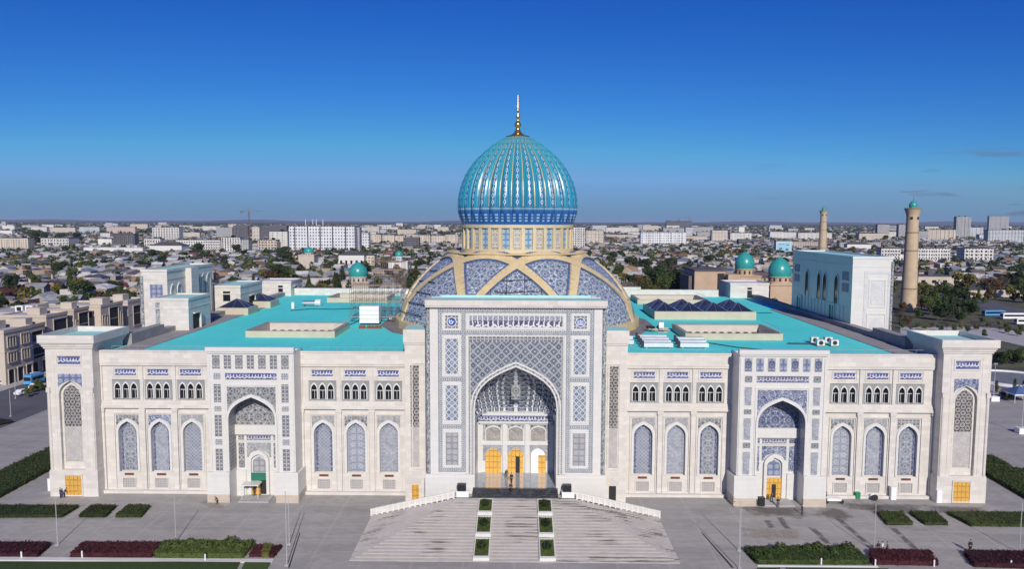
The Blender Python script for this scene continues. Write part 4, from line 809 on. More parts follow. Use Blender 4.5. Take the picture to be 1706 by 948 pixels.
for s in (-1,1):
    for k,(y0,y1) in enumerate(((-14.6,-10.2),(-20.2,-15.4),(-25.9,-21.0))):
        x=s*4.7; z1=3.0-(-10.0-y1)*.1875+.0 if False else 3.15-((-10.0)-y0)*.17; zf=min(3.25,3.0-(-10.8-y1)*.1875+.35)
        o=empty('stair_planter',(x,(y0+y1)/2,0)); lv=('top','middle','bottom')[k]; side='left' if s<0 else 'right'
        tag(o,'%s grass planter with one round shrub in the %s row down the stairs'%(lv,side),'planter','planters down the stairs')
        L=(y1-y0)/2; b=MB(); sz=lambda y: max(0,min(3.0,3.0-(-10.8-y)*.1875)); zf0=sz(y0)+.42; zb0=sz(y1)+.25; zf=(zf0+zb0)/2
        T=lambda v:zf0+(zb0-zf0)*(v+L)/(2*L)
        def wedge(x0,x1,v0,v1):
            P=[(x0,v0,0),(x1,v0,0),(x1,v1,0),(x0,v1,0),(x0,v0,T(v0)),(x1,v0,T(v0)),(x1,v1,T(v1)),(x0,v1,T(v1))]
            for q in ((0,1,5,4),(1,2,6,5),(2,3,7,6),(3,0,4,7),(4,5,6,7)): b.face([P[i] for i in q])
        for q in ((-1.15,1.15,-L,-L+.5),(-1.15,1.15,L-.12,L),(-1.15,-1.0,-L+.5,L-.12),(1.0,1.15,-L+.5,L-.12)): wedge(*q)
        b.build('box',M['white trim'],o)
        def gp_(r):
            v=r.uniform(-L+.5,L-.1); return (r.uniform(-1,1),v,T(v)-.03),(0,0,1)
        g=leaves('g','',gp_,300,.13,k+3); g.face([(-1,-L+.5,T(-L+.5)-.08),(1,-L+.5,T(-L+.5)-.08),(1,L-.1,T(L-.1)-.08),(-1,L-.1,T(L-.1)-.08)]); g.build('grass',M['green leaves'],o)
        def sph(r):
            d=Vector((r.gauss(0,1),r.gauss(0,1),r.gauss(0,.8))).normalized(); return (d*.62*r.uniform(.8,1)+Vector((0,0,zf+.45)),d)
        leaves('s','',sph,220,.15,k+9).build('shrub',M['dark leaves'],o)
# ---- hedges and lawns (corner points measured on the paving)
GP=lambda *a:[tuple(ground(x,y))[:2] for x,y in a]
hedge('green_hedge',GP((-60,864),(104,863),(131,846),(-60,846)),.55,'hedge leaves','long green hedge at the left edge beside the left tower door','hedge',2600,'low green hedges',.15)
hedge('green_hedge',GP((132,863),(176,863),(193,846),(152,846)),.55,'hedge leaves','small green hedge in the middle of the three before the left tower','hedge',900,'low green hedges')
hedge('green_hedge',GP((193,863),(235,863),(250,846),(213,846)),.55,'hedge leaves','small green hedge nearest the left side portal','hedge',900,'low green hedges')
hedge('green_hedge',GP((1478,876),(1521,876),(1503,857),(1462,857)),.55,'hedge leaves','small green hedge nearest the right side portal','hedge',900,'low green hedges')
hedge('green_hedge',GP((1541,876),(1579,876),(1559,857),(1515,857)),.55,'hedge leaves','small green hedge in the middle of the three before the right tower','hedge',900,'low green hedges')
hedge('green_hedge',GP((1618,878),(1780,880),(1780,858),(1577,857)),.55,'hedge leaves','long green hedge at the right edge before the right tower door','hedge',2600,'low green hedges')
hedge('barberry_hedge',GP((-60,930),(62,930),(84,910),(-60,910)),.75,'barberry leaves','dark red barberry hedge at the left edge','red hedge',1500,'dark red barberry hedges')
hedge('barberry_hedge',GP((117,930),(253,930),(271,910),(140,910)),.75,'barberry leaves','dark red barberry hedge left of the bushy green bed','red hedge',1700,'dark red barberry hedges')
hedge('barberry_hedge',GP((1452,942),(1563,944),(1548,924),(1448,922)),.75,'barberry leaves','dark red barberry hedge right of the bushy green bed','red hedge',1500,'dark red barberry hedges')
hedge('barberry_hedge',GP((1622,946),(1760,950),(1760,926),(1606,924)),.75,'barberry leaves','dark red barberry hedge at the right edge','red hedge',1400,'dark red barberry hedges')
def bumps(*a): return [(*tuple(ground(x,y))[:2],r) for x,y,r in a]
hedge('shrub_bed',GP((257,931),(405,931),(424,908),(275,908)),.8,'green leaves','bushy green shrub bed on the left with round bushes','shrubs',2600,None,.17,bumps((290,918,.9),(318,912,.8),(345,918,1.0),(385,912,1.2),(400,920,.9),(370,922,.8)))
hedge('shrub_bed',GP((1262,942),(1448,942),(1420,917),(1240,919)),.8,'green leaves','bushy green shrub bed on the right with round bushes','shrubs',2800,None,.17,bumps((1260,928,1.0),(1300,922,1.1),(1345,922,.9),(1362,920,1.0),(1412,922,1.2),(1390,928,.9),(1280,934,.8)))
hedge('flower_clump',GP((415,929),(436,929),(440,912),(425,912)),.5,'barberry leaves','small dark red clump between the bushy left bed and the left lamp','flowers',200)
hedge('flower_clump',GP((448,930),(456,930),(470,914),(455,916)),.6,'barberry leaves','dark red corner clump beside the lamp left of the stairs','flowers',220)
hedge('round_bush',GP((436,930),(448,930),(455,914),(440,914)),.8,'olive leaves','yellowish bush between two red clumps','bush',260)
for pts,l in ((GP((-90,790),(0,790),(75,755),(75,740),(0,775)),0),): pass
hedge('side_hedge',[(-97.5,-6),(-88.8,-6),(-89.2,20),(-97.2,21)],.9,'hedge leaves','broad dark hedge on the left flank of the museum, nearest the tower','hedge',3600,'broad flank hedges',.2)
hedge('side_hedge',[(-97.2,22),(-90,22),(-90,33),(-97.2,33)],.9,'hedge leaves','broad dark hedge behind the nearest one on the left flank','hedge',1800,'broad flank hedges',.2)
hedge('side_hedge',[(88.5,-6),(97.8,-6),(97.8,14),(89.5,17)],.9,'hedge leaves','broad dark hedge on the right flank of the museum, nearest the tower','hedge',3600,'broad flank hedges',.2)
hedge('side_hedge',[(89.5,18.3),(96.5,15.5),(97,22),(90,25)],.9,'hedge leaves','small dark hedge behind the nearest one on the right flank','hedge',1200,'broad flank hedges',.2)
def lawn(pts,label):
    P=GP(*pts); m=MB(); m.face([(x,y,.12) for x,y in P]); r=random.Random(4)
    for a,b in zip(P,P[1:]+P[:1]): m.face([(*a,0),(*b,0),(*b,.12),(*a,.12)])
    return tag(m.build('lawn',M['lawn']),kind='structure')
lawn(((-80,937.5),(401,937.5),(392,955),(-80,960)),''); lawn(((408,937.5),(452,937.5),(440,960),(398,960)),''); lawn(((1262,948),(1300,948),(1300,965),(1266,965)),''); lawn(((1310,948),(1480,949),(1490,965),(1310,965)),'')
def kerbline(pts):
    P=GP(*pts); m=MB()
    for a,b in zip(P,P[1:]): m.box(min(a[0],b[0]),max(a[0],b[0]),min(a[1],b[1])-.1,max(a[1],b[1])+.1,0,.13)
    tag(m.build('kerb',M['white trim']),kind='structure')
kerbline(((-60,934),(456,934))); kerbline(((1262,944),(1462,945)))
# ---- markings, dirt and painted pole shadows on the paving
def stain(pts,z,mat):
    P=GP(*pts); cx,cy=sum(p[0] for p in P)/len(P),sum(p[1] for p in P)/len(P); m=MB()
    for a,b in zip(P,P[1:]+P[:1]): m.face([(cx,cy,z),(cx+(a[0]-cx)*1.25,cy+(a[1]-cy)*1.25,z),(cx+(b[0]-cx)*1.25,cy+(b[1]-cy)*1.25,z)],[(0,0),(1,0),(1,1)])
    tag(m.build('stain',M[mat]),kind='structure')
def patch(name,pts,z,mat): m=MB(); m.face([(x,y,z) for x,y in GP(*pts)]); tag(m.build(name,M[mat]),kind='structure')
stain(((1222,836),(1232,848),(1262,858),(1330,864),(1345,855),(1336,846),(1260,846)),.005,'dirt stain'); stain(((1352,858),(1372,846),(1400,848),(1425,862),(1400,868)),.005,'dirt stain'); stain(((1440,850),(1463,842),(1475,852),(1458,858)),.004,'dirt stain')
stain(((333,838),(345,832),(370,840),(372,846),(350,846)),.005,'sand stain'); patch('pole_shadow_line',((484,905),(502,855),(504,855),(486,905)),.006,'dark recess') if False else None
for a in (((480,947),(499,888),(500.5,888),(482.5,947)),((1168,888),(1219,947),(1223,947),(1170,888))): patch('pole_shadow_strip',a,.006,'dark recess')  # dark strips painted where the bottom-edge poles cast their shadows
for a in ((1295,862,1310,882),(1275,868,1283,880),(1350,880,1392,922),(1390,862,1440,905),(1484,880,1525,918)):
    x0,y0,x1,y1=a; dx,dy=(x1-x0)/3,(y1-y0)/3; [stain(((x0+dx*i-3,y0+dy*i),(x0+dx*i+8,y0+dy*i),(x0+dx*(i+1)+9,y0+dy*(i+1)),(x0+dx*(i+1)-2,y0+dy*(i+1))),.003+.001*i,'damp stain') for i in range(3)]
stain(((1395,838),(1540,842),(1560,856),(1420,850)),.007,'damp stain'); stain(((1540,842),(1640,846),(1650,856),(1555,856)),.007,'damp stain');     stain(((1240,880),(1330,884),(1340,900),(1250,898)),.007,'sand stain')
# ---- poles
def lamp_pole(px,py,h,label):
    p=ground(px,py); o=empty('flag_pole',p); tag(o,label,'pole','slim poles on the forecourt')
    m=MB(); m.tube((0,0,.15),(0,0,h),.075,.045,8); m.ball((0,0,h+.05),.09,8,5); m.build('shaft',M['pole paint'],o); m=MB(); m.box(-.25,.25,-.25,.25,0,.15); m.build('base',M['pole paint'],o)
lamp_pole(96,909,7.2,'slim grey pole before the three hedges on the left'); lamp_pole(293,904,6.8,'slim grey pole behind the bushy bed on the left'); lamp_pole(482,908,6.6,'slim grey pole right of the left bushy bed'); lamp_pole(478,943,10.5,'tall slim pole at the bottom edge left of the stairs')
lamp_pole(1231,918,7.2,'slim grey pole left of the right bushy bed'); lamp_pole(1456,920,7.0,'slim grey pole between the right bushy bed and the hedges'); lamp_pole(1698,922,7.4,'slim grey pole at the right edge before the long hedge'); lamp_pole(1232,949,8.5,'tall slim pole at the bottom edge right of the stairs')
lamp_pole(18,694,6.5,'slim grey pole on the left flank nearest the street'); lamp_pole(26,664,8.0,'taller grey pole beside the street on the left')
for px,py in ((36,931),(137,930),(342,935),(1368,942),(1458,944),(1556,945),(1684,946)):
    p=ground(px,py); o=empty('bollard_light',p); x='%s'%({36:'in front of the leftmost red hedge',137:'in front of the red hedge left of the bushy bed',342:'in front of the left bushy bed',1368:'in front of the right bushy bed',1458:'between right bushy bed and red hedge',1556:'at the end of the red hedge right of the bushy bed',1684:'in front of the rightmost red hedge'}[px])
    tag(o,'short pale bollard light '+x,'bollard','bollard lights along the beds'); m=MB(); m.tube((0,0,0),(0,0,1.05),.11,n=8); m.build('post',M['white paint'],o); m=MB(); m.lathe([(.13,1.05),(.13,1.2),(0,1.24)],8); m.build('lamp_head',M['black plastic'],o)
# ---- small things before the facade
def crate(name,px,py,w,d,h,mat,label,cat,lid=None,z=0):
    o=empty(name,ground(px,py,z)); tag(o,label,cat); m=MB(); m.box(-w/2,w/2,-d/2,d/2,.05,h); m.box(-w/2-.04,w/2+.04,-d/2-.04,d/2+.04,h,h+.07,True); m.build('body',M[mat],o)
    m=MB(); m.box(-w/2+.1,w/2-.1,-d/2-.03,-d/2-.001,.25,h-.15); m.build('door',M[lid or mat],o); return o
crate('utility_cabinet',86,818,.9,.7,2.2,'white paint','white utility cabinet against the left tower beside a person','cabinet'); crate('utility_cabinet',1487,833,.9,.7,2.3,'white paint','white utility cabinet by the bay right of the green bin','cabinet'); crate('utility_cabinet',1563,838,.9,.7,2.2,'white paint','white utility cabinet against the right tower','cabinet')
o=empty('wheelie_bin',ground(1428,831)); tag(o,'green plastic bin standing before the right wing','bin'); m=MB(); m.box(-.38,.38,-.4,.4,.12,1.05); m.build('body',M['green plastic'],o); m=MB(); m.box(-.42,.42,-.46,.42,1.05,1.13,True); m.build('lid',M['green plastic'],o)
for s in (-1,1): m=MB(); m.tube((s*.3,.36,.12),(s*.36,.36,.12),.12,n=10); m.build('wheel',M['black plastic'],o)
o=empty('barrow',ground(1388,838)); tag(o,'white cart with dark wheels beside the dirt patch','cart'); m=MB(); m.box(-1.2,1.2,-.5,.5,.45,.85); m.build('tray',M['white paint'],o)
for s in (-1,1): m=MB(); m.tube((s*1.3,-.55,.32),(s*1.3,-.45,.32),.32,n=12); m.build('wheel',M['black plastic'],o)
o=empty('cable_drum',ground(1456,834)); tag(o,'dark cable drum leaning by the middle bay of the right wing','cable drum'); m=MB(); m.tube((0,-.25,.55),(0,.25,.55),.3,n=14); m.build('core',M['black plastic'],o)
for s in (-1,1): m=MB(); m.tube((0,s*.3-.04,.55),(0,s*.3+.04,.55),.55,n=18); m.build('flange',M['white paint'] if s>0 else M['black plastic'],o)
for px,py,l in ((1285,841,'dark cabinet at the right side portal door'),): crate('equipment_box',px-17,py+2,1.0,.8,1.4,'black plastic',l,'box')
# ================================================================ people
def skin(name,joints,edges,mat,sub=1):
    me=bpy.data.meshes.new(name); me.from_pydata([j[0] for j in joints],edges,[]); o=bpy.data.objects.new(name,me); COL.objects.link(o)
    o.modifiers.new('s','SKIN'); sv=me.skin_vertices[0].data
    for v,j in zip(sv,joints): v.radius=(j[1],j[1]*(j[2] if len(j)>2 else 1))
    sv[0].use_root=True; o.modifiers.new('d','SUBSURF').levels=sub
    bpy.context.view_layer.update(); r=bpy.data.meshes.new_from_object(o.evaluated_get(bpy.context.evaluated_depsgraph_get())); r.name=name; bpy.data.objects.remove(o); bpy.data.meshes.remove(me)
    r.materials.clear(); r.materials.append(mat)
    for p in r.polygons: p.use_smooth=True
    return r
plain('skin tone',(.42,.26,.18),.6,var=.05); plain('dark cloth',(.022,.022,.028),.85,var=.2); plain('navy cloth',(.03,.04,.08),.85,var=.2); plain('hair',(.015,.012,.010),.7,var=.1); plain('grey cloth',(.12,.12,.13),.85,var=.15); plain('orange cloth',(.45,.12,.03),.8,var=.1)
def figure(pose):
    st={'stand':(.10,-.10,0,0,0),'walk':(.10,-.10,.30,-.28,.03),'bend':(.13,-.13,.10,-.05,.38),'work':(.12,-.12,.05,-.1,.10)}[pose]; lx,rx,ly,ry,lean=st
    hip=(0,0,.93); ch=(0,-lean*.55,1.28); nk=(0,-lean*.95,1.50-lean*.25); hd=(0,-lean*1.15,1.66-lean*.35); tp=(0,-lean*1.2,1.74-lean*.4)
    J=[(hip,.14,.75),(ch,.155,.7),(nk,.065),(hd,.092,1.1),(tp,.075)]; Ed=[(0,1),(1,2),(2,3),(3,4)]
    def limb(start,pts):
        p=start
        for q in pts: J.append(q); Ed.append((p,len(J)-1)); p=len(J)-1
        return p
    for sx,fy in ((lx,-ly),(rx,-ry)): limb(0,[((sx,0,.86),.105),((sx*1.05,fy*.45-.03,.48),.068),((sx*1.1,fy+.02,.09),.048),((sx*1.15,fy-.14,.035),.04)])
    for s in (-1,1):
        fw=(-.28 if pose in('bend','work') else -.05+ (.16*s if pose=='walk' else 0)); h=limb(1,[((s*.19,ch[1],1.40-lean*.2),.062),((s*.24,ch[1]+fw*.3,1.13-lean*.15),.046),((s*.24,ch[1]+fw,.88-lean*.1+(.15 if pose=='work' else 0)),.034),((s*.24,ch[1]+fw-.02,.80-lean*.1+(.15 if pose=='work' else 0)),.032)])
        hp=J[h][0]
        for i,(dx,dl) in enumerate(((-.03,.075),(-.01,.085),(.01,.082),(.03,.068))): limb(h,[((hp[0]+s*.004,hp[1]+dx,hp[2]-dl*.6),.009),((hp[0]-s*.012,hp[1]+dx-.006,hp[2]-dl),.008)])
        limb(h,[((hp[0]-s*.02,hp[1]-.04,hp[2]-.01),.010),((hp[0]-s*.025,hp[1]-.05,hp[2]-.045),.008)])
    body=skin('body',J,Ed,M['skin tone'])
    jk=[((0,0,.90),.165,.78),((0,ch[1],ch[2]),.178,.72),((0,nk[1]*.9,1.44-lean*.22),.10)]; je=[(0,1),(1,2)]
    for s in (-1,1):
        fw=(-.28 if pose in('bend','work') else -.05+(.16*s if pose=='walk' else 0)); b=len(jk); jk+= [((s*.19,ch[1],1.40-lean*.2),.080),((s*.24,ch[1]+fw*.3,1.13-lean*.15),.062),((s*.24,ch[1]+fw*.95,.90-lean*.1+(.15 if pose=='work' else 0)),.05)]; je+=[(1,b),(b,b+1),(b+1,b+2)]
    tr=[((0,0,.93),.155,.78)]; te=[]
    for sx,fy in ((lx,-ly),(rx,-ry)): b=len(tr); tr+=[((sx,0,.84),.118),((sx*1.05,fy*.45-.03,.48),.084),((sx*1.1,fy+.02,.10),.066)]; te+=[(0,b),(b,b+1),(b+1,b+2)]
    hr=MB(); hc=Vector((0,hd[1]+.02,hd[2]+.045)); n=10
    for i in range(4):
        for j in range(n):
            P=lambda i,j:hc+Vector((.102*math.sin(PI*.5*i/4)*math.cos(2*PI*j/n),.118*math.sin(PI*.5*i/4)*math.sin(2*PI*j/n),.10*math.cos(PI*.5*i/4)))
            hr.face([P(i,j),P(i+1,j),P(i+1,j+1),P(i,j+1)])
    fc=MB(); fc.ball((0,hd[1]-.098,hd[2]-.005),.018,6,4)
    ey=MB(); [ey.ball((s*.033,hd[1]-.09,hd[2]+.022),.011,6,4) for s in (-1,1)]; ey.box(-.025,.025,hd[1]-.093,hd[1]-.085,hd[2]-.05,hd[2]-.043)
    sh=MB()
    for sx,fy in ((lx,-ly),(rx,-ry)): sh.box(sx*1.1-.05,sx*1.1+.05,fy-.19,fy+.08,0,.09,True)
    return dict(body=body,jacket=skin('jacket',jk,je,M['dark cloth']),trousers=skin('trousers',tr,te,M['navy cloth']),hair=hr.mesh('hair',M['hair'],True),nose=fc.mesh('nose',M['skin tone']),face=ey.mesh('eyes_and_mouth',M['hair']),shoe=sh.mesh('shoes',M['black plastic']))
FIG={}
def person(px,py,z,rz,pose,label,jac='dark cloth',trs='navy cloth',h=1.0):
    if pose not in FIG: FIG[pose]=figure(pose)
    F=FIG[pose]; o=empty('person',ground(px,py,z),rz); o.scale=(h,h,h); tag(o,label,'person','people around the museum')
    b=link('body',F['body'],o); link('jacket',F['jacket'],o,mat=M[jac]); link('trousers',F['trousers'],o,mat=M[trs]); link('hair',F['hair'],o); link('shoes',F['shoe'],o); link('nose',F['nose'],b); link('eyes_and_mouth',F['face'],b)
person(101,830,0,R(150),'stand','person in dark clothes standing beside the white cabinet at the left tower'); person(107,829,0,R(120),'bend','person stooping before the golden left tower door','navy cloth')
person(852,806,4.1,R(170),'walk','person in black coat walking in through the middle golden door','dark cloth','dark cloth',1.05); person(851,822,3.6,R(180),'walk','person in dark clothes climbing the dark steps below the middle door','navy cloth','dark cloth',1.05); person(843,797,4.1,R(20),'bend','person stooping left of the middle golden door','dark cloth','dark cloth')
person(1285,836,.2,R(10),'bend','person stooping in the golden doorway of the right portal','dark cloth','dark cloth',1.05); person(1296,846,0,R(160),'work','person in dark clothes working outside the right portal door'); person(1336,858,0,R(90),'stand','person in navy standing at the right jamb of the right portal','navy cloth'); person(1376,832,0,R(-60),'work','person with one arm forward behind the white cart','grey cloth')
person(1223,844,0,R(0),'stand','person beside the left foot of the right portal','grey cloth','grey cloth')
person(1616,921,0,R(180),'stand','person in black before the rightmost red hedge','dark cloth','dark cloth',1.1)
for i,(px,py) in enumerate(((1463,922),(1470,922),(1478,923))): person(px,py,0,R(40*i),'stand',['person in dark jacket nearest the pole behind the red hedge','person in pale jacket in the middle of three behind the red hedge','person in grey jacket rightmost of three behind the red hedge'][i],['dark cloth','white trim','grey cloth'][i])
person(1011,822,1.2,R(0),'stand','person in pale jacket in the dark doorway right of the portal','white trim'); person(424,826,.18,R(0),'stand','person in dark clothes in the left portal doorway'); person(362,840,0,R(-80),'bend','person crouching on the ground left of the left portal','dark cloth','dark cloth',.8)
for i,(px,py) in enumerate(((782,411),(909,411),(928,412),(934,412),(948,410))): person(px,py,41.2,R(60*i),['stand','bend','stand','work','stand'][i],['person working on the left end of the drum gallery','person stooping on the drum gallery right of centre','first of two people standing together on the drum gallery','second of two people standing together on the drum gallery','person at the right end of the drum gallery'][i],['grey cloth','dark cloth','dark cloth','orange cloth','dark cloth'][i])
# ================================================================ things on the roof
def on_roof(px,py): p=ground(px,py,RZ); return p
for i,(px,py,l) in enumerate(((1356,572,'white roof fan unit, back left of the four'),(1366,577,'white roof fan unit, front left of the four'),(1379,572,'white roof fan unit, back right of the four'),(1389,577,'white roof fan unit, front right of the four'))):
    o=empty('roof_unit',on_roof(px,py)); tag(o,l,'air unit','white air units on the right roof'); m=MB(); m.box(-.7,.7,-.5,.5,.15,1.25); m.build('casing',M['white trim'],o); m=MB();  m.face([(.42*math.cos(a),-.525,.7+.42*math.sin(a)) for a in [2*PI*k/14 for k in range(14)]]); m.build('fan_grille',M['black plastic'],o)
    m=MB(); m.box(-.8,.8,-.45,-.35,0,.15); m.box(-.8,.8,.35,.45,0,.15); m.build('base_rail',M['black plastic'],o)
m=MB(); p=on_roof(1312,574); m.tube((0,0,.25),(9.6-3.5,-.2,.25),.12,n=6); tag(m.build('roof_pipe',M['black plastic'],None,p),'dark pipe lying on the right roof beside the white units','pipe')
def duct(px,py,L,label):
    o=empty('duct_panel',on_roof(px,py)); tag(o,label,'duct panel','silver duct panels on the right roof'); m=MB(); m.box(0,L,-.55,.55,.25,1.0,True)
    m.build('casing',M['insulation foil'],o); m=MB(); m.box(-.35,-.002,-.5,.5,.3,1.3); m.build('end_hood',M['black plastic'],o); m=MB(); [m.box(x,x+.15,-.5,.5,0,.25) for x in (.4,L-.6)]; m.build('foot',M['steel'],o)
for i in range(4): duct(1062+i*3.4,566+i*4.6,5.6-.1*i,['rearmost','second from the back','third from the back','front'][i]+' silver duct of the left row of four')
for i in range(3): duct(1126+i*3.2,570+i*5.0,5.2,['rearmost','middle','front'][i]+' silver duct of the right row of three')
duct(1040,568,1.6,'short silver duct peeping out behind the portal wing, rear one'); duct(1040,575,1.7,'short silver duct peeping out behind the portal wing, front one')
o=empty('board_stack',on_roof(617,541)); tag(o,'tall white stack of wrapped boards on the left roof','board stack')
for k in range(4):
    m=MB(); m.box(-2.15,2.15,-1.2,1.2,.5+k*.95,.5+k*.95+.9,True); m.build('board_pack',M['white paint'],o)
bm_=MB(); bm_.box(-.42,.42,-.3,.3,0,.42)
for k,x in enumerate((-1.9,-1.2,-.1,.7,1.5,2.2)):
    b=MB(); w=.33+.05*(k%3); b.box(-w,w,-.3,.3,0,.45); b.box(-w+.1,w-.1,-.25,.25,.45,.62); p=on_roof(617,546)
    tag(b.build('brick_pile',M['red brick'],None,(p.x+x,p.y-1.2,p.z)),'%s pile of red bricks along the foot of the white boards'%['leftmost','second','third','fourth','fifth','rightmost'][k],'bricks','brick piles on the left roof')
o=empty('roof_duct',on_roof(521,510)); tag(o,'grey roof duct bend lying on the back left roof','duct'); m=MB(); m.tube((-2.6,0,.8),(.8,0,.8),.7,n=12); m.build('pipe',M['steel'],o); m=MB(); m.tube((.8,0,.95),(2.3,0,.95),.95,.95,12); m.build('elbow',M['insulation foil'],o); m=MB(); m.box(-2.2,-1.9,-.6,.6,0,.3); m.box(1.2,1.5,-.6,.6,0,.3); m.build('foot',M['black plastic'],o)
o=empty('vent_pipe',on_roof(488,514)); tag(o,'short pale vent pipe standing on the left roof','vent'); m=MB(); m.tube((0,0,0),(0,0,1.5),.4,n=12); m.build('pipe',M['white paint'],o); m=MB(); m.lathe([(.5,1.5),(.5,1.62),(0,1.75)],12); m.build('cap',M['white paint'],o)
o=empty('rubble_heap',on_roof(1090,553)); tag(o,'heap of planks and dark bundles beside the ribbed lower dome','rubble'); m=MB(); r_=random.Random(3)
for _ in range(16): a=r_.uniform(-2.6,2.4); b=r_.uniform(-1.1,1.1); z=r_.uniform(0,.7); m.box(a,a+r_.uniform(.6,2.2),b,b+.25,z,z+.12,True)
m.build('planks',M['tan plinth'],o); m=MB(); [m.ball((r_.uniform(-1.5,1.5),r_.uniform(-.4,1),.9),.5,8,5,.7) for _ in range(5)]; m.build('bundles',M['black plastic'],o); m=MB(); m.box(1.0,2.0,.1,.9,.8,2.0,True); m.build('sheet_metal',M['white paint'],o)
o=empty('barrel',on_roof(600,545)); 
bpy.data.objects.remove(o)
m=MB(); m.tube((0,0,0),(0,0,1.1),.4,n=12); tag(m.build('water_tank',M['white paint'],None,on_roof(650,532)),'small pale tank beside the foot of the lower dome','tank')
# roof cables
def cable(pts,label):
    m=MB(); P=[on_roof(*p) for p in pts]; c=P[0]
    for a,b in zip(P,P[1:]): m.tube(a-c+Vector((0,0,.1)),b-c+Vector((0,0,.1)),.10,n=5)
    tag(m.build('cable',M['black plastic'],None,c),label,'cable')
cable(((484,518),(520,515),(555,516),(600,514)),'dark cable lying across the left roof'); cable(((580,543),(600,534)),'short dark cable from the light well to the white boards'); cable(((1172,571),(1230,580),(1300,586)),'thin dark cable crossing the right front roof'); cable(((1250,522),(1286,522)),'short dark cable on the right roof behind the pyramids')
# scaffold at the left foot of the lower dome
o=empty('scaffold_tower',(-31.5,44,RZ)); tag(o,'thin steel scaffold tower rising left of the lower dome','scaffold')
um=MB(); um.tube((0,0,0),(0,0,14.5),.05,n=5); umm=um.mesh('upright',M['rust steel']); us=MB(); us.tube((0,0,0),(0,0,9.0),.05,n=5); uss=us.mesh('upright',M['rust steel'])
for i in range(8):
    for j in range(4): link('upright',umm if i>2 else uss,o,(-6.5+i*1.7,-3+j*2.0,0))
for k in range(8):
    lm=MB(); z=1.2+k*1.8; x0=-6.5 if z<9 else -1.4
    for j in range(4): lm.tube((x0,-3+j*2,z),(5.4,-3+j*2,z),.04,n=4)
    for i in range(8):
        x=-6.5+i*1.7
        if x>=x0-.01: lm.tube((x,-3,z),(x,3,z),.04,n=4)
    lm.build('ledger_frame',M['rust steel'],o)
    if k%2==0: bm_=MB(); bm_.box(x0,5.4,-3,-2.2,z+.06,z+.12,True); bm_.build('walk_board',M['tan plinth'],o)
bb=MB(); 
for k in range(6): bb.tube((-6.5+k*2.0,-3,1.2+(k%2)*5),(-4.8+k*2.0,-3,6.5),.035,n=4)
bb.build('brace',M['rust steel'],o)
m=MB(); m.lathe([(1.7,0),(1.75,1.2),(1.7,6.2),(1.4,6.8),(0,7.0)],20); tag(m.build('sheeted_silo',M['insulation foil'],None,(-26.3,50.5,RZ),smooth=True),'pale wrapped silo behind the scaffold beside the lower dome','silo')
# ladders of planks on the lower dome panels
for k,(a,l) in enumerate(((-62,'lower'),(-62,'middle'),(-62,'upper'))):
    pass
# ================================================================ the city behind
TAKEN=[]                                                         # ground kept clear: x0,x1,y0,y1
def take(x0,x1,y0,y1): TAKEN.append((x0,x1,y0,y1))
take(-120,120,-80,118); take(-182,-116,-80,340)
W=windows
W('white slab',(.66,.67,.70),cw=4.2,ch=4.6,wf=.24,hf=.24); W('white flats',(.64,.62,.59),cw=3.6,ch=3.3,wf=.22,hf=.24); W('cream flats',(.62,.55,.47),cw=3.4,ch=3.0,wf=.28,hf=.24); W('grey flats',(.42,.42,.43),cw=3.2,ch=3.0,wf=.3,hf=.26,lintel=(.3,.3,.31)); W('dark flats',(.10,.10,.12),(.02,.02,.03),cw=3.5,ch=3.3,wf=.3,hf=.3,lintel=(.3,.3,.3)); W('beige flats',(.56,.49,.41),cw=3.6,ch=3.2,wf=.2,hf=.24); W('pink flats',(.60,.47,.42),cw=3.4,ch=3.0,wf=.27,hf=.25); W('glass flats',(.62,.65,.68),(.05,.07,.09),cw=2.6,ch=3.2,wf=.36,hf=.3)
plain('white render',(.66,.645,.62),.75,var=.06,scale=.05); plain('beige render',(.50,.435,.36),.8,var=.1,scale=.1); plain('dark brick',(.13,.11,.105),.8,var=.15); plain('roof felt',(.085,.085,.09),.85,var=.2,scale=.1); plain('pale roof',(.45,.45,.46),.7,var=.12,scale=.1); plain('sky blue panel',(.30,.55,.66),.5,var=.12,scale=.12); plain('minaret brick',(.50,.385,.26),.8,var=.10,scale=.3); plain('minaret band',(.22,.19,.13),.8,var=.1); plain('mosque brick',(.47,.34,.235),.8,var=.1,scale=.2)
PANE=None
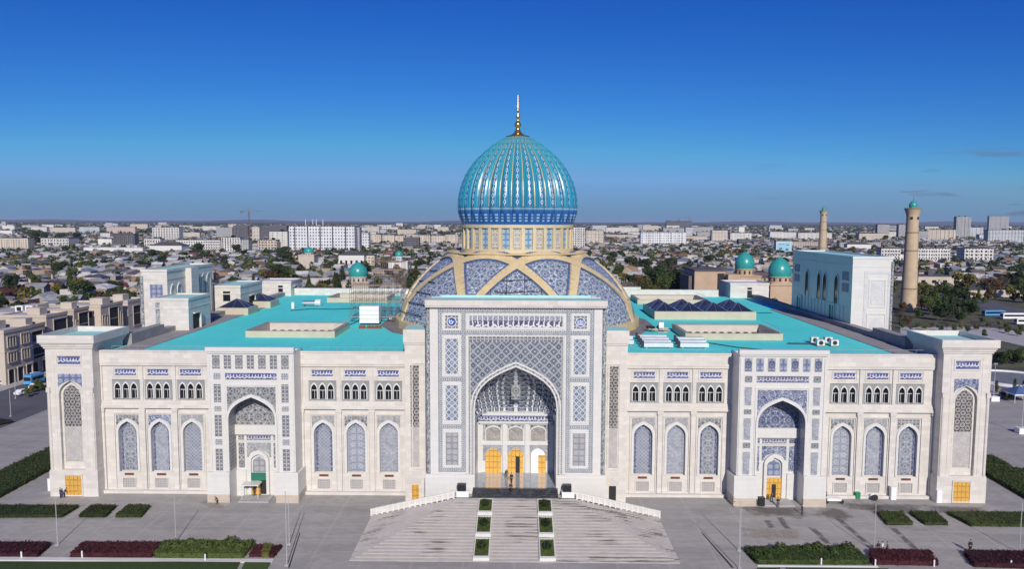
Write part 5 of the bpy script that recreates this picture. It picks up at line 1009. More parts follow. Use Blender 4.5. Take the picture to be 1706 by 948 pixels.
def block(px0,px1,pt,pb,mat,label,cat='apartment block',roof='roof felt',dep=14,grp='apartment blocks across the city',rows=0,cols=0,slots=(),fins=0,name='apartment_block',rz=None,side=None,base=None,hip=0):
    a=ground(px0,pb); b=ground(px1,pb); Y=(a.y+b.y)/2; w=(b.x-a.x); cx=(a.x+b.x)/2; h=max(4,plane((px0+px1)/2,pt,Y).z)
    o=empty(name,(cx,Y,0)); tag(o,label,cat,grp); take(a.x-3,b.x+3,Y-4,Y+dep+4)
    B=MB(); B.box(-w/2,w/2,0,dep,-.5,h); B.build('wall',M[mat],o,origin=(-w/2,0,0))
    r=MB()
    if hip:
        r.face([(-w/2-.6,-.6,h),(w/2+.6,-.6,h),(w/2-dep*.45,dep/2,h+hip),(-w/2+dep*.45,dep/2,h+hip)]); r.face([(w/2+.6,dep+.6,h),(-w/2-.6,dep+.6,h),(-w/2+dep*.45,dep/2,h+hip),(w/2-dep*.45,dep/2,h+hip)]); r.face([(w/2+.6,-.6,h),(w/2+.6,dep+.6,h),(w/2-dep*.45,dep/2,h+hip)]); r.face([(-w/2-.6,dep+.6,h),(-w/2-.6,-.6,h),(-w/2+dep*.45,dep/2,h+hip)])
    else:
        r.box(-w/2-.2,w/2+.2,-.2,dep+.2,h,h+.8)
        for _ in range(int(w/25)+1): x=rnd.uniform(-w/2+3,w/2-5); r.box(x,x+4,dep*.3,dep*.6,h+.8,h+3.2)
    r.build('roof',M[roof],o)
    if rows and cols:
        ch=h/(rows+.4); cw=w/cols; pm=MB(); pm.box(-cw*.2,cw*.2,-.05,0,-ch*.24,ch*.24,True); pmm=pm.mesh('window',M['dark glass'])
        fm=MB(); frame(fm,-cw*.25,cw*.25,-ch*.29,ch*.29,cw*.05,-.12,-.001); fmm=fm.mesh('window_frame',M['white trim'])
        for i in range(cols):
            for j in range(rows): q=link('window',pmm,o,(-w/2+(i+.5)*cw,0,(j+.62)*ch)); 
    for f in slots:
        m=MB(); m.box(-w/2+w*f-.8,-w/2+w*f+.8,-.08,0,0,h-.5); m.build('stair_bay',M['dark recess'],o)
    for k in range(fins):
        m=MB(); x=-w/2+w*(k+.5)/fins; m.box(x-w/fins*.16,x+w/fins*.16,-1.1,0,2.5,h-1.2,True); m.build('balcony_stack',M[mat],o)
    return o
# --- left of the dome
block(481,592,377,421,'white slab','long white ten storey slab with four dark stair slots','apartment block','dark brick',16,slots=(.085,.285,.475,.665,.865))
block(590,600,379,420,'grey flats','grey coloured block standing for the shaded end of the long white slab')  # grey colour stands in for shade on the slab's own end wall
block(599,615,388,416,'white slab','white block with dark gap right of the long white slab')
block(449,480,386,420,'white flats','white frame block half hidden left of the long white slab',fins=4); block(430,462,400,421,'beige flats','cream four storey block in front of the long slab',rows=4,cols=6)
block(420,433,378,404,'cream flats','cream tower with brown roof beside the crane',roof='dark brick'); block(434,479,376,398,'dark flats','dark unfinished block between cream tower and long slab'); block(388,414,376,398,'dark flats','dark unfinished towers left of the crane',fins=3); block(360,388,379,398,'grey flats','grey block left of the dark unfinished towers')
block(253,300,379,403,'white flats','white eight storey shell with dark window holes',rows=8,cols=10,dep=20); block(369,401,396,423,'white flats','tall white wing with hipped top of the long white school',rows=6,cols=7,dep=18); block(401,415,399,423,'grey flats','grey coloured block standing for the shaded side of the tall white wing'); block(292,369,400,420,'white flats','long white four storey school range',rows=4,cols=18,dep=14); block(240,268,398,416,'white flats','white four storey block left of the black roofed hall',rows=3,cols=6)  # grey block after the tall wing paints in that wing's shaded side
block(248,304,409,423,'white render','broad grey hall with a black hipped roof',cat='hall',roof='roof felt',dep=24,name='hall_building',grp=None,hip=5); block(241,262,419,427,'beige render','low tan building with columns before the black roofed hall',cat='house',name='house',grp=None,roof='roof felt',hip=2)
block(137,240,413,423,'white render','long windowless pale warehouse',cat='warehouse',name='warehouse',grp=None,roof='pale roof'); block(163,187,398,412,'white render','white stepped block above the pale warehouse'); block(167,184,388,399,'white flats','small white tower behind the stepped block'); block(188,226,390,412,'dark flats','dark brick block with white ribs above the warehouse',fins=5)
block(67,116,397,413,'white flats','white four storey block with five windows to a floor',rows=3,cols=9,dep=30); block(-4,49,397,420,'beige flats','white and brown block with dark balconies at the left edge',fins=5)
block(50,80,378,388,'white flats','far white block, leftmost of a row near the horizon'); block(81,128,379,389,'cream flats','far pale block in the middle of a row near the horizon'); block(130,168,378,388,'glass flats','far bluish block ending a row near the horizon'); block(175,228,378,389,'pink flats','far pinkish block right of the row near the horizon'); block(2,26,376,384,'white render','far white shed at the left edge of the horizon')
xs=[615,636,658,676,697,718,742,764]
for i,(a,b) in enumerate(zip(xs,xs[1:])): block(a,b-.8,391+(i%3)*.8,408-(i%2),['beige flats','cream flats'][i%2],['first','second','third','fourth','fifth','sixth','seventh'][i]+' block from the left of the pale five storey row left of the drum',fins=4)
block(672,698,396,417,'dark flats','black unfinished frame building before the pale row',fins=3,dep=18)
block(564,607,425,448,'white render','white hall with tall arched windows and a dark roof',cat='hall',name='arched_hall',grp=None,roof='roof felt',dep=18,rows=1,cols=5,hip=4); block(607,624,426,447,'cream flats','ribbed side wing of the arched hall',cat='hall',grp=None,name='hall_wing',fins=6)
# --- right of the dome
block(953,974,379,416,'white flats','white ten storey tower touching the dome drum',rows=9,cols=5,dep=18); block(976,1005,384,408,'cream flats','cream tower block right of the drum',fins=6); block(1010,1063,379,388,'white flats','far white row behind the cream tower',fins=8); block(1010,1060,391,398,'beige flats','low pale row right of the cream tower')
block(1068,1142,387,411,'white slab','broad white nine storey block right of the dome',fins=8,dep=16); block(1105,1143,380,396,'grey flats','grey block behind the broad white one'); block(1142,1153,379,402,'glass flats','pale narrow tower at the end of the grey block'); block(1111,1151,368,384,'dark flats','tall dark unfinished towers under cranes',fins=3,dep=20)
block(1162,1182,386,396,'grey flats','small grey block left of the cream tower pair'); block(1186,1211,384,405,'cream flats','cream eight storey block',fins=5); block(1217,1251,388,404,'white flats','white stepped block right of the cream eight storey one',fins=5); block(1231,1250,399,410,'dark flats','dark low frame in front of the white stepped block')
block(1231,1240,378,388,'white render','far small white tower near the horizon right of the dome'); block(1283,1303,386,400,'white flats','white row beyond the first minaret, left part'); block(1304,1330,387,400,'white flats','white row beyond the first minaret, middle part'); block(1331,1384,388,401,'white flats','white row beyond the first minaret, right part',fins=8)
block(1318,1362,403,415,'beige flats','long cream four storey range left of the first minaret',rows=3,cols=16)
o=block(1293,1318,402,424,'white render','pale building with a sky blue painted wall',cat='building',name='painted_building',grp=None,dep=10)
w_=(ground(1318,424).x-ground(1293,424).x); p=MB(); hh=plane(1305,402,o.location.y).z; p.rect(-w_*.46,w_*.46,2,hh-1,-.06); q=p.build('mural',M['sky blue panel'],o); p=MB()
for a,b,c,d in ((-.3,.38,-.1,.52),(.1,.30,.3,.46),(-.34,.75,.05,.80),(.12,.70,.34,.76)): p.rect(w_*a,w_*c,hh*b,hh*d,-.09)
p.build('painted_shape',M['blue trim'],q)
block(1468,1499,414,440,'white flats','white four storey block left half behind the tall minaret',rows=4,cols=7,dep=12); block(1530,1581,414,441,'white flats','long white four storey block right of the tall minaret',rows=4,cols=13,dep=12); block(1500,1548,424,440,'white render','lower white wing between the two white blocks',rows=1,cols=8,dep=10); block(1607,1653,414,441,'white flats','white four storey block standing alone on the right',rows=4,cols=6,dep=16,hip=2)
block(1462,1480,374,397,'grey flats','grey tower left of the tall minaret'); block(1480,1497,386,397,'white flats','pale low block beside the grey tower'); block(1497,1507,374,398,'grey flats','narrow grey tower just left of the tall minaret'); block(1530,1546,385,402,'grey flats','grey block right of the tall minaret'); block(1545,1590,383,402,'beige flats','stepped beige block row right of the tall minaret',fins=7)
block(1593,1615,361,398,'grey flats','tall grey tower, left of the two tall ones on the right',fins=4); block(1611,1636,379,398,'glass flats','pale block at the foot of the tall grey tower',fins=4); block(1650,1677,360,384,'grey flats','tall grey tower nearest the right edge',fins=4,dep=20); block(1648,1702,383,405,'glass flats','broad white ribbed office block at the right edge',fins=11,dep=18)
block(1400,1465,404,416,'grey flats','low grey block between the two minarets'); block(1412,1450,407,418,'white render','low white house with black roof between the minarets',cat='house',name='house',grp=None,roof='roof felt',hip=3); block(1560,1665,407,413,'pale roof','long low grey shed before the tower blocks',cat='shed',name='shed',grp=None,roof='pale roof')
# --- chimneys, cranes
for i,x in enumerate((509,521,527,538)):
    p=ground(x,376.0); o=empty('chimney_stack',(p.x,p.y,0)); z=plane(x,364.5,p.y).z; tag(o,['leftmost','second','third','rightmost'][i]+' of four tall white chimneys behind the long white slab','chimney','tall white chimneys on the horizon'); m=MB(); m.tube((0,0,0),(0,0,z),z*.055,z*.035,10); m.build('shaft',M['white paint'],o); m=MB(); m.tube((0,0,z),(0,0,z*1.03),z*.04,n=10); m.build('cap',M['dark brick'],o)
def crane(px,pb,pt,j0,j1,label,rot=0):
    p=ground(px,pb); Y=p.y; z=plane(px,pt,Y).z; k=Y/1250; o=empty('tower_crane',(p.x,Y,0)); tag(o,label,'crane','tower cranes'); s=1.1
    m=MB()
    for a,b in ((-s,-s),(s,-s),(s,s),(-s,s)): m.tube((a,b,0),(a,b,z),.28,n=4)
    n=int(z/5)
    for i in range(n): m.tube((-s,-s,i*5),(s,-s,i*5+5),.18,n=4); m.tube((s,s,i*5),(-s,s,i*5+5),.18,n=4)
    m.build('mast',M['rust steel'],o); m=MB(); x0,x1=(j0-px)*k*1.08,(j1-px)*k*1.08; m.box(x0,x1,-.7,.7,z,z+1.3,True); m.build('jib',M['rust steel'],o); m=MB(); m.tube((0,0,z),(0,0,z+7),.5,n=4); m.tube((0,0,z+7),(x1*.8,0,z+1.3),.15,n=4); m.tube((0,0,z+7),(x0*.8,0,z+1.3),.15,n=4); m.build('tie_bars',M['rust steel'],o); m=MB(); m.box(min(x0,x0*.7),max(x0,x0*.7),-1,1,z-2.5,z,True); m.build('counterweight',M['dark brick'],o)
crane(416,404,352,401,437,'rust coloured tower crane left of the long white slab'); crane(1131,384,363,1126,1141,'thin crane above the dark unfinished towers'); crane(1148,384,362,1141,1153,'second thin crane right of the dark unfinished towers')
# --- minarets
def minaret(px,pb,pt,rb,rt,label):
    p=ground(px,pb); z=plane(px,pt,p.y).z; o=empty('minaret',(p.x,p.y,0)); tag(o,label,'minaret','brick minarets'); take(p.x-8,p.x+8,p.y-8,p.y+8)
    m=MB(); rr=lambda t:rb+(rt-rb)*t; m.lathe([(rr(i/12),z*.86*i/12) for i in range(13)]+[(rt*1.02,z*.90),(rt*1.12,z*.93),(rt*1.35,z*.965)],28); m.build('shaft',M['minaret brick'],o,smooth=True)
    for t in (.22,.58,.75): b=MB(); b.lathe([(rr(t/.86)*1.02,z*t-.35),(rr(t/.86)*1.02,z*t+.35)],28); b.build('brick_band',M['minaret band'],o)
    m=MB(); m.lathe([(rt*1.37,z*.965),(rt*1.37,z*.98),(rt*.7,z*.981),(rt*.62,z*1.0)],24); m.build('balcony',M['minaret band'],o)
    m=MB(); m.lathe([(rt*.64,z*.985),(rt*.72,z*1.0),(rt*.66,z*1.02),(rt*.4,z*1.04),(.05,z*1.055)],20); m.build('cap_dome',M['turquoise dome tile'],o,smooth=True); m=MB(); m.tube((0,0,z*1.05),(0,0,z*1.09),.18,.05,6); m.build('finial',M['gold metal'],o)
    for a in (-35,25): q=MB(); arch_face(q,0,rt*.2,z*.875,z*.893,z*.90,-rt*1.1); q.build('window',M['dark recess'],o,rz=R(a))
minaret(1513,519,343,4.15,3.0,'tall tapering brick minaret with turquoise cap beside the right side block'); minaret(1369.5,431,349,5.4,3.9,'far brick minaret with turquoise cap rising behind the right side block')
# --- mosques
def domed(px0,px1,pt,pm,drum,wall_b,wall_t,wx0,wx1,Y,label,mat='mosque brick',name='mosque',win=8):
    cx=(px0+px1)/2; c=plane(cx,pm,Y); r=(px1-px0)/2*((Y+128)/1250); z=lambda y:plane(cx,y,Y).z; o=empty(name,(c.x,Y,0)); tag(o,label,'mosque','turquoise domed buildings'); x0,x1=plane(wx0,pm,Y).x-c.x,plane(wx1,pm,Y).x-c.x; take(c.x+x0-4,c.x+x1+4,Y-10,Y+r*2+12)
    zb,zt=z(pm),z(pt); H_=zt-zb; m=MB(); m.lathe([(r*.93,zb-.05*H_),(r*.985,zb+.12*H_),(r,zb+.25*H_),(r*.95,zb+.45*H_),(r*.80,zb+.64*H_),(r*.56,zb+.80*H_),(r*.27,zb+.92*H_),(.02,zt)],28); m.build('dome',M['turquoise dome tile'],o,smooth=True); m=MB(); m.tube((0,0,zt-.3),(0,0,zt+r*.3),.15,.04,6); m.build('finial',M['gold metal'],o)
    zd=z(drum); m=MB(); m.lathe([(r*.94,zd),(r*.94,zb-.05*H_),(r*1.0,zb-.05*H_),(r*1.0,zb)],24); d=m.build('drum',M[mat],o)
    q=MB(); arch_face(q,0,r*.09,zd+(zb-zd)*.25,zd+(zb-zd)*.6,zd+(zb-zd)*.75,-r*.955); qm=q.mesh('window',M['dark recess'])
    for k in range(12): link('window',qm,d,rz=R(30*k+15))
    m=MB(); zw=z(wall_t); m.box(x0,x1,-r*1.3,r*1.6,0,zw); m.box(x0-.4,x1+.4,-r*1.3-.4,r*1.6+.4,zw,zw+.7,True); m.box(-r*1.05,r*1.05,-r*1.05,r*1.05,zw+.7,max(zw+.71,zd)); m.build('wall',M[mat],o); return o
domed(1224.5,1256.5,419,447,459,520,460,1222,1262,330,'turquoise dome on a brick drum, smaller and left of the right pair'); domed(1280,1317.5,428,460,470,520,474,1276,1330,290,'turquoise dome on a brick drum, larger and right of the pair'); domed(581,612,436,460,473,500,470,575,618,330,'turquoise dome with pale drum left of the scaffold','beige render'); domed(506,523,411,421,425,440,425,500,526,620,'small green dome on a low pale house before the long white slab','beige render','domed_house'); domed(658,671,417,427,434,450,436,648,680,560,'small green dome seen through the scaffold','white render','domed_house')
o=empty('mosque_hall',tuple(plane(1192,470,300))); o.location.z=0; tag(o,'sand coloured hall with a tall dark recessed gateway left of the turquoise domes','mosque hall'); take(o.location.x-25,o.location.x+25,285,345); X=lambda p:plane(p,470,300).x-o.location.x; zt=plane(1190,452,300).z
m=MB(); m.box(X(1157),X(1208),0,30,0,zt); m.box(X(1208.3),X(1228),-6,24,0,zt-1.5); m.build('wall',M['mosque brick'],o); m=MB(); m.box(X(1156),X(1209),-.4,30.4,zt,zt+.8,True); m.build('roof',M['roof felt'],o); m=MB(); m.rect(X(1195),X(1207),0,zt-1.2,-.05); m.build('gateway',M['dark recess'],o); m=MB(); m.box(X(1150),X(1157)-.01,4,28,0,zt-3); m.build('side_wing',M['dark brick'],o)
# --- houses close by on the left: beige town houses along the street
plain('sand render',(.42,.35,.275),.8,var=.1,scale=.1); plain('grey render',(.44,.41,.37),.8,var=.1,scale=.1)
def townhouse(x0,x1,y0,y1,h,label,parts,arch_ground=False):
    o=empty('town_house',((x0+x1)/2,(y0+y1)/2,0)); tag(o,label,'town house','beige town houses on the left'); take(x0-2,x1+2,y0-2,y1+2); w_,d_=(x1-x0)/2,(y1-y0)/2; B=MB(); B.box(-w_,w_,-d_,d_,0,h); 
    for q in ((-w_-.15,w_+.15,-d_-.15,-d_+.2),(-w_-.15,w_+.15,d_-.2,d_+.15),(-w_-.15,-w_+.2,-d_+.2,d_-.2),(w_-.2,w_+.15,-d_+.2,d_-.2)): B.box(*q,h-.2,h+.8)
    B.build('wall',M[('beige render','sand render','grey render')[int(abs(y0))%3]],o); r=MB(); r.box(-w_+.2,w_-.2,-d_+.2,d_-.2,h,h+.15); r.build('roof',M['pale roof'],o)
    r=MB(); u=rnd.uniform(-.4,.2); r.box(w_*u,w_*u+w_*.55,-d_*.1,d_*.6,h+.16,h+2.6); r.build('roof_hut',M['beige render'],o); r=MB(); r.box(-w_-.12,w_+.12,-d_-.12,d_+.12,h*.62,h*.62+.25,True); r.build('string_course',M['beige render'],o)
    for c in (-w_*.55,0,w_*.55): parts=parts+[('window','f',c,h*.72,1.5,h*.15),('window','f',c,h*.30,1.5,h*.2)]
    for kind,side,c,z,wd,ht in parts:
        m=MB()
        if side=='r': m.box(w_,w_+.06,c-wd/2,c+wd/2,z,z+ht,True)
        else: m.box(c-wd/2,c+wd/2,-d_-.06,-d_,z,z+ht,True)
        q=m.build(kind,M['dark glass' if kind=='window' else 'dark recess'],o); f=MB()
        if side=='r': f.box(w_+.06,w_+.3,c-wd/2-.25,c-wd/2,z,z+ht); f.box(w_+.06,w_+.3,c+wd/2,c+wd/2+.25,z,z+ht); f.box(w_+.06,w_+.35,c-wd/2-.25,c+wd/2+.25,z+ht,z+ht+.3,True); f.box(w_+.06,w_+.35,c-wd/2-.25,c+wd/2+.25,z-.25,z,True)
        else: f.box(c-wd/2-.25,c-wd/2,-d_-.3,-d_-.06,z,z+ht); f.box(c+wd/2,c+wd/2+.25,-d_-.3,-d_-.06,z,z+ht); f.box(c-wd/2-.25,c+wd/2+.25,-d_-.35,-d_-.06,z+ht,z+ht+.3,True)
        f.build('surround',M['beige render'],q)
    return o
wr=[('window','r',c,z,.75,2.8) for z in (6.4,11.0) for c in (-4.6,-3.3,-2.0,1.4,2.7,4.0)]+[('archway','r',c,0,2.4,4.2) for c in (-4,0,4)]
townhouse(-172,-148,84.5,97,15.2,'three storey beige town house with ground floor arches at the left edge',wr)
townhouse(-170,-149.2,97.4,106,9.5,'lower beige house with balcony behind the arcaded one',[('balcony_recess','r',0,5.0,6,3.4),('archway','r',-2.4,0,2.6,4),('archway','r',2.4,0,2.6,4)])
townhouse(-180,-160,112,122,12.6,'flat roofed beige house behind the arcaded one',[('balcony_recess','r',0,4,6.5,7)])
townhouse(-178,-162,126,138,14.4,'beige house with one big dark balcony opening, left of three',[('balcony_recess','r',1.5,4.5,7.5,8.5)])
townhouse(-177,-162,142,151.5,14.7,'beige house with a blue shaded opening, middle of three',[('balcony_recess','r',1,5.5,6,8),('window','r',-3.4,7,1.0,4)])
townhouse(-178,-160,156,172,14.5,'beige house with a tall dark opening, right of three',[('balcony_recess','r',1,3,6.5,10.5),('window','r',-4.5,4,1.1,7),('window','r',-6.5,4,1.1,7),('window','r',6.5,4,1.2,7)])
townhouse(-176,-160.6,177,191,14.0,'beige house close behind the left side block',[('balcony_recess','r',0,4,6,8)])
townhouse(-214,-192,164,184,10.6,'lower beige house with white roof units',[('window','f',6,5,2,3)])
for k,(dx,l) in enumerate(((0,'left'),(4,'right'))):
    o=empty('roof_unit',(-199+dx,168,10.8)); tag(o,'%s of two white units on the beige roof at the left'%l,'air unit','white units on the beige roof'); m=MB(); m.box(-1.5,1.5,-1,1,.2,2.8); m.build('casing',M['white paint'],o); m=MB(); m.box(-.9,.9,-1.06,-1.001,.7,2.3); m.build('fan_grille',M['black plastic'],o)
# --- cars, truck, buses
def car(p,rz,mat,label,cat='car',L=4.4,grp='cars along the left street'):
    o=empty('parked_car',p,rz); tag(o,label,cat,grp); W_=.88; pr=[(-L/2,.35),(L/2,.35),(L/2,.75),(L*.47,.86),(L*.25,.95),(L*.12,1.42),(-L*.25,1.45),(-L*.42,.98),(-L/2,.9)]
    m=MB(); m.prism(pr,-W_,W_); m.front(pr[::-1],W_); m.build('body',M[mat],o); m=MB()
    for s in (-1,1): m.front([(-L*.36,.98),(L*.2,.98),(L*.10,1.36),(-L*.235,1.38)],s*(W_+.01))
    m.face([(L*.245,-W_*.85,.98),(L*.245,W_*.85,.98),(L*.135,W_*.8,1.38),(L*.135,-W_*.8,1.38)]); m.build('window',M['dark glass'],o)
    wm=MB(); wm.tube((0,-.11,0),(0,.11,0),.33,n=12); wm=wm.mesh('wheel',M['black plastic'])
    for a in (-L*.3,L*.31):
        for s in (-1,1): link('wheel',wm,o,(a,s*W_*.93,.33))
    m=MB(); [m.box(L/2,L/2+.02,s*.6-.16,s*.6+.16,.6,.74,True) for s in (-1,1)]; m.build('headlight',M['white trim'],o); return o
G=lambda x,y:ground(x,y)
car(G(39,657),R(75),'white paint','white car beside the low hedge at the left street'); car(G(62,646),R(80),'white paint','white car behind the one beside the hedge'); car(G(60,628),R(88),'white paint','white car ahead of the blue truck',L=5.2); car(G(3,641),R(60),'white paint','white car at the left edge of the street'); car(G(1,708),R(60),'black plastic','dark car at the left edge nearest the camera')
def bus(p,rz,mat,label,L=11,Hh=3.0,cat='bus',grp='buses parked on the right'):
    o=empty('parked_bus',p,rz); tag(o,label,cat,grp); m=MB(); m.box(-L/2,L/2,-1.25,1.25,.45,Hh); m.box(-L/2+.3,L/2-.3,-1.1,1.1,Hh,Hh+.15); m.build('body',M[mat],o); m=MB()
    for s in (-1,1): m.box(-L/2+.5,L/2-.4,*sorted((s*1.25,s*1.27)),1.5,2.45,True)
    m.box(L/2,L/2+.02,-1.1,1.1,1.3,2.6,True); m.box(-L/2-.02,-L/2,-1.1,1.1,1.4,2.5,True); m.build('window',M['dark glass'],o); wm=MB(); wm.tube((0,-.15,0),(0,.15,0),.48,n=12); wm=wm.mesh('wheel',M['black plastic'])
    for a in (-L*.3,L*.33):
        for s in (-1,1): link('wheel',wm,o,(a,s*1.13,.48))
    return o
plain('bus blue',(.10,.30,.52),.35,var=.05); plain('truck blue',(.10,.33,.62),.4,var=.05)
bus(G(1655,527),R(5),'bus blue','light blue bus, rearmost of the three by the trees'); bus(G(1688,532),R(3),'white paint','white bus in the middle of the three by the trees',12); bus(G(1706,541),R(-2),'white paint','white minibus at the right edge, nearest of the three',8,2.7)
o=bus(G(57,640),R(84),'truck blue','blue truck on the street beside the left tower',5.2,2.9,'truck','cars along the left street'); o.name='parked_truck'
for i,(x,y) in enumerate(((1527,474),(1536,476),(1545,477))): car(G(x,y),R(10),'white paint',['leftmost','middle','rightmost'][i]+' of three white cars by the tall minaret',grp='white cars by the minaret')
plain('basin floor',(.20,.21,.21),.6,var=.2,scale=.4)
# --- right flank: shade tent, fountain ring, stall, garden wall
o=empty('shade_tent',G(1697,668)); tag(o,'white and blue peaked tent on the right flank','tent'); m=MB()
for a,b in (((-3,-3),(3,-3)),((3,-3),(3,3)),((3,3),(-3,3)),((-3,3),(-3,-3))): m.face([(*a,2.4),(*b,2.4),(0,0,4.2)])
m.build('canopy',M['blue trim'],o); m=MB()
for a in ((-3,-3),(3,-3),(3,3),(-3,3)): m.tube((*a,0),(*a,2.4),.06,n=6)
m.build('frame',M['white paint'],o); m=MB(); [m.box(x0,x1,y0,y1,2.1,2.4,True) for x0,x1,y0,y1 in ((-3.05,3.05,-3.05,-3),(-3.05,3.05,3,3.05),(-3.05,-3,-3,3),(3,3.05,-3,3))]; m.build('valance',M['white paint'],o)
def post_block(px,py,h,label):
    o=empty('flood_light_pole',G(px,py)); tag(o,label,'light pole','poles on white blocks'); m=MB(); m.box(-1.1,1.1,-.9,.9,0,1.3); m.build('base_block',M['white paint'],o); m=MB(); m.tube((0,0,1.3),(0,0,h),.09,.06,8); m.build('pole',M['pole paint'],o); m=MB(); m.box(-.5,.5,-.15,.15,h,h+.3,True); m.build('lamp_head',M['steel'],o)
post_block(1702,722,11,'pole on a white block at the right edge of the forecourt'); post_block(1655,668,10,'pole on a white block just right of the right tower')
m=MB(); m.lathe([(13,0),(13,.7),(12,.7),(12,.1)],40); fo=m.build('fountain_ring',M['white paint'],None,G(1690,633)); tag(fo,'low white ring wall of a round basin on the right','basin'); m=MB(); m.lathe([(12,.25),(0,.26)],40); tag(m.build('water',M['basin floor'],None,G(1690,633)),kind='structure')
def wall(px0,py0,px1,py1,h,mat,label):
    a,b=G(px0,py0),G(px1,py1); d=b-a; L=d.length; o=empty('garden_wall',a,math.atan2(d.y,d.x)); tag(o,label,'wall','garden walls'); m=MB(); m.box(0,L,-.2,.2,0,h); m.build('wall',M[mat],o); m=MB(); m.box(-.1,L+.1,-.35,.35,h,h+.2,True); m.build('coping',M['pale roof'],o); take(min(a.x,b.x)-2,max(a.x,b.x)+2,min(a.y,b.y)-2,max(a.y,b.y)+2)
wall(1610,496,1685,495,4.5,'beige render','long beige garden wall right of the tall minaret'); wall(1686,494,1760,492,5,'beige render','beige garden wall at the right edge')
block(1530,1600,461,476,'beige render','low beige house with a flat dark roof right of the tall minaret',cat='house',name='house',grp=None,roof='roof felt',dep=20,rows=1,cols=4)
sheet('road',[tuple(ground(*q))[:2] for q in ((1510,474),(1530,472),(1720,520),(1720,537))],.02,'asphalt'); sheet('path',[tuple(ground(*q))[:2] for q in ((1500,545),(1640,545),(1720,555),(1720,580),(1640,562),(1500,560))],.03,'kerb stone')
plain('park earth',(.085,.085,.05),.95,var=.4,scale=.15)
sheet('park_ground',[tuple(ground(*q))[:2] for q in ((1490,600),(1760,620),(1900,520),(1640,478),(1480,470))],.012,'park earth')
# ---------------------------------------------------------------- trees
def tree_meshes(kind,leaf,h,cr,n,shape,size,seed,trunk=.25,bare=False):
    r=random.Random(seed); m=MB(); cl=[]
    if shape=='cone': cl=[(0,0,h*(.16+.8*t),cr*(1-t)*.75+.35,.8) for t in [i/7 for i in range(8)]]
    elif shape=='column': cl=[(r.uniform(-.3,.3),r.uniform(-.3,.3),h*(.2+.75*t),cr*(.6+.5*math.sin(PI*(.15+.8*t))),1.1) for t in [i/6 for i in range(7)]]
    else:
        for i in range(11): a=r.uniform(0,2*PI); q=cr*.68*math.sqrt(r.random()); cl.append((q*math.cos(a),q*math.sin(a),h*r.uniform(.30,.84)-q*.10,cr*r.uniform(.32,.50),.9))
    for _ in range(n):
        x,y,z,R_,sq=r.choice(cl); d=Vector((r.gauss(0,1),r.gauss(0,1),r.gauss(0,1))).normalized()*R_*r.uniform(.55,1.08); p=Vector((x,y,z))+Vector((d.x,d.y,d.z*sq))
        a=(d.normalized()+Vector((r.uniform(-.7,.7),r.uniform(-.7,.7),r.uniform(-.3,.9)))).normalized(); t=a.cross(Vector((r.uniform(-1,1),r.uniform(-1,1),r.uniform(-1,1)))).normalized(); u=a.cross(t); s=size*r.uniform(.5,1.3)
        m.face([p-t*s,p-u*s*.6,p+t*s,p+u*s*.6])
    tk=MB(); tk.tube((0,0,-.2),(0,0,h*.5),trunk,trunk*.6,7,False)
    for i in range(5 if not bare else 14):
        a=r.uniform(0,2*PI); b=Vector((0,0,h*r.uniform(.25,.5))); e=Vector((math.cos(a)*cr*.7,math.sin(a)*cr*.7,h*r.uniform(.55,.9))); tk.tube(b,e,trunk*.4,trunk*.1,5,False)
        if bare:
            for _ in range(3): q=b.lerp(e,r.uniform(.4,.9)); tk.tube(q,q+Vector((r.uniform(-1,1),r.uniform(-1,1),r.uniform(.4,1.4)))*cr*.35,trunk*.14,.02,4,False)
    return m.mesh('crown',M[leaf]),tk.mesh('trunk',M['bark'])
TK=[('dark evergreen','conifer_tree','dark leaves',10,2.6,1200,'cone',.42),('round green','broadleaf_tree','green leaves',8.5,3.7,1500,'round',.42),('dark green','broadleaf_tree','dark leaves',9.5,4.1,1600,'round',.45),('olive yellow','broadleaf_tree','olive leaves',8,3.5,1400,'round',.42),('rusty brown','broadleaf_tree','rusty leaves',7.5,3.4,1100,'round',.40),('bare brown','bare_tree','bare twigs',7.5,3.2,380,'round',.28),('slim dark','poplar_tree','dark leaves',11,1.5,600,'column',.4)]
TM=[[tree_meshes(*(k[1],k[2],k[3],k[4],k[5],k[6],k[7]),seed=11*i+v,bare='bare' in k[0]) for v in range(2)] for i,k in enumerate(TK)]
TREES=[]
def tree(kind,x,y,s=1.0):
    cm,tm=TM[kind][rnd.randrange(2)]; o=empty(TK[kind][1],(x,y,0),rnd.uniform(0,6.28)); o.scale=(s*rnd.uniform(.9,1.15),s*rnd.uniform(.9,1.15),s*rnd.uniform(.85,1.15)); link('crown',cm,o); link('trunk',tm,o); TREES.append((o,kind)); return o
HOUSES=[]
def free(x,y,mg=0):
    return not any(a-mg<x<b+mg and c-mg<y<d+mg for a,b,c,d in TAKEN)
SIL=[(-400,2000),(62,2000),(63,552),(205,552),(218,470),(353,455),(354,486),(408,486),(440,495),(490,475),(491,495),(665,495),(666,538),(740,424),(741,160),(980,160),(981,420),(1060,495),(1225,495),(1226,478),(1288,478),(1318,500),(1319,425),(1490,436),(1491,556),(1515,566),(1516,562),(1660,575),(1661,2000),(2200,2000)]
def sil(px):
    for (a,b),(c,d) in zip(SIL,SIL[1:]):
        if a<=px<=c: return b+(d-b)*(px-a)/max(1e-6,c-a)
    return 2000
def seen(x,y,z,mg=12):
    if y<-100: return False
    px,py=project((x,y,z)); return -40<px<1746 and py<sil(px)+mg
take(150,345,118,335)
def wide(x,y): return -260<project((x,y,3))[0]<1966
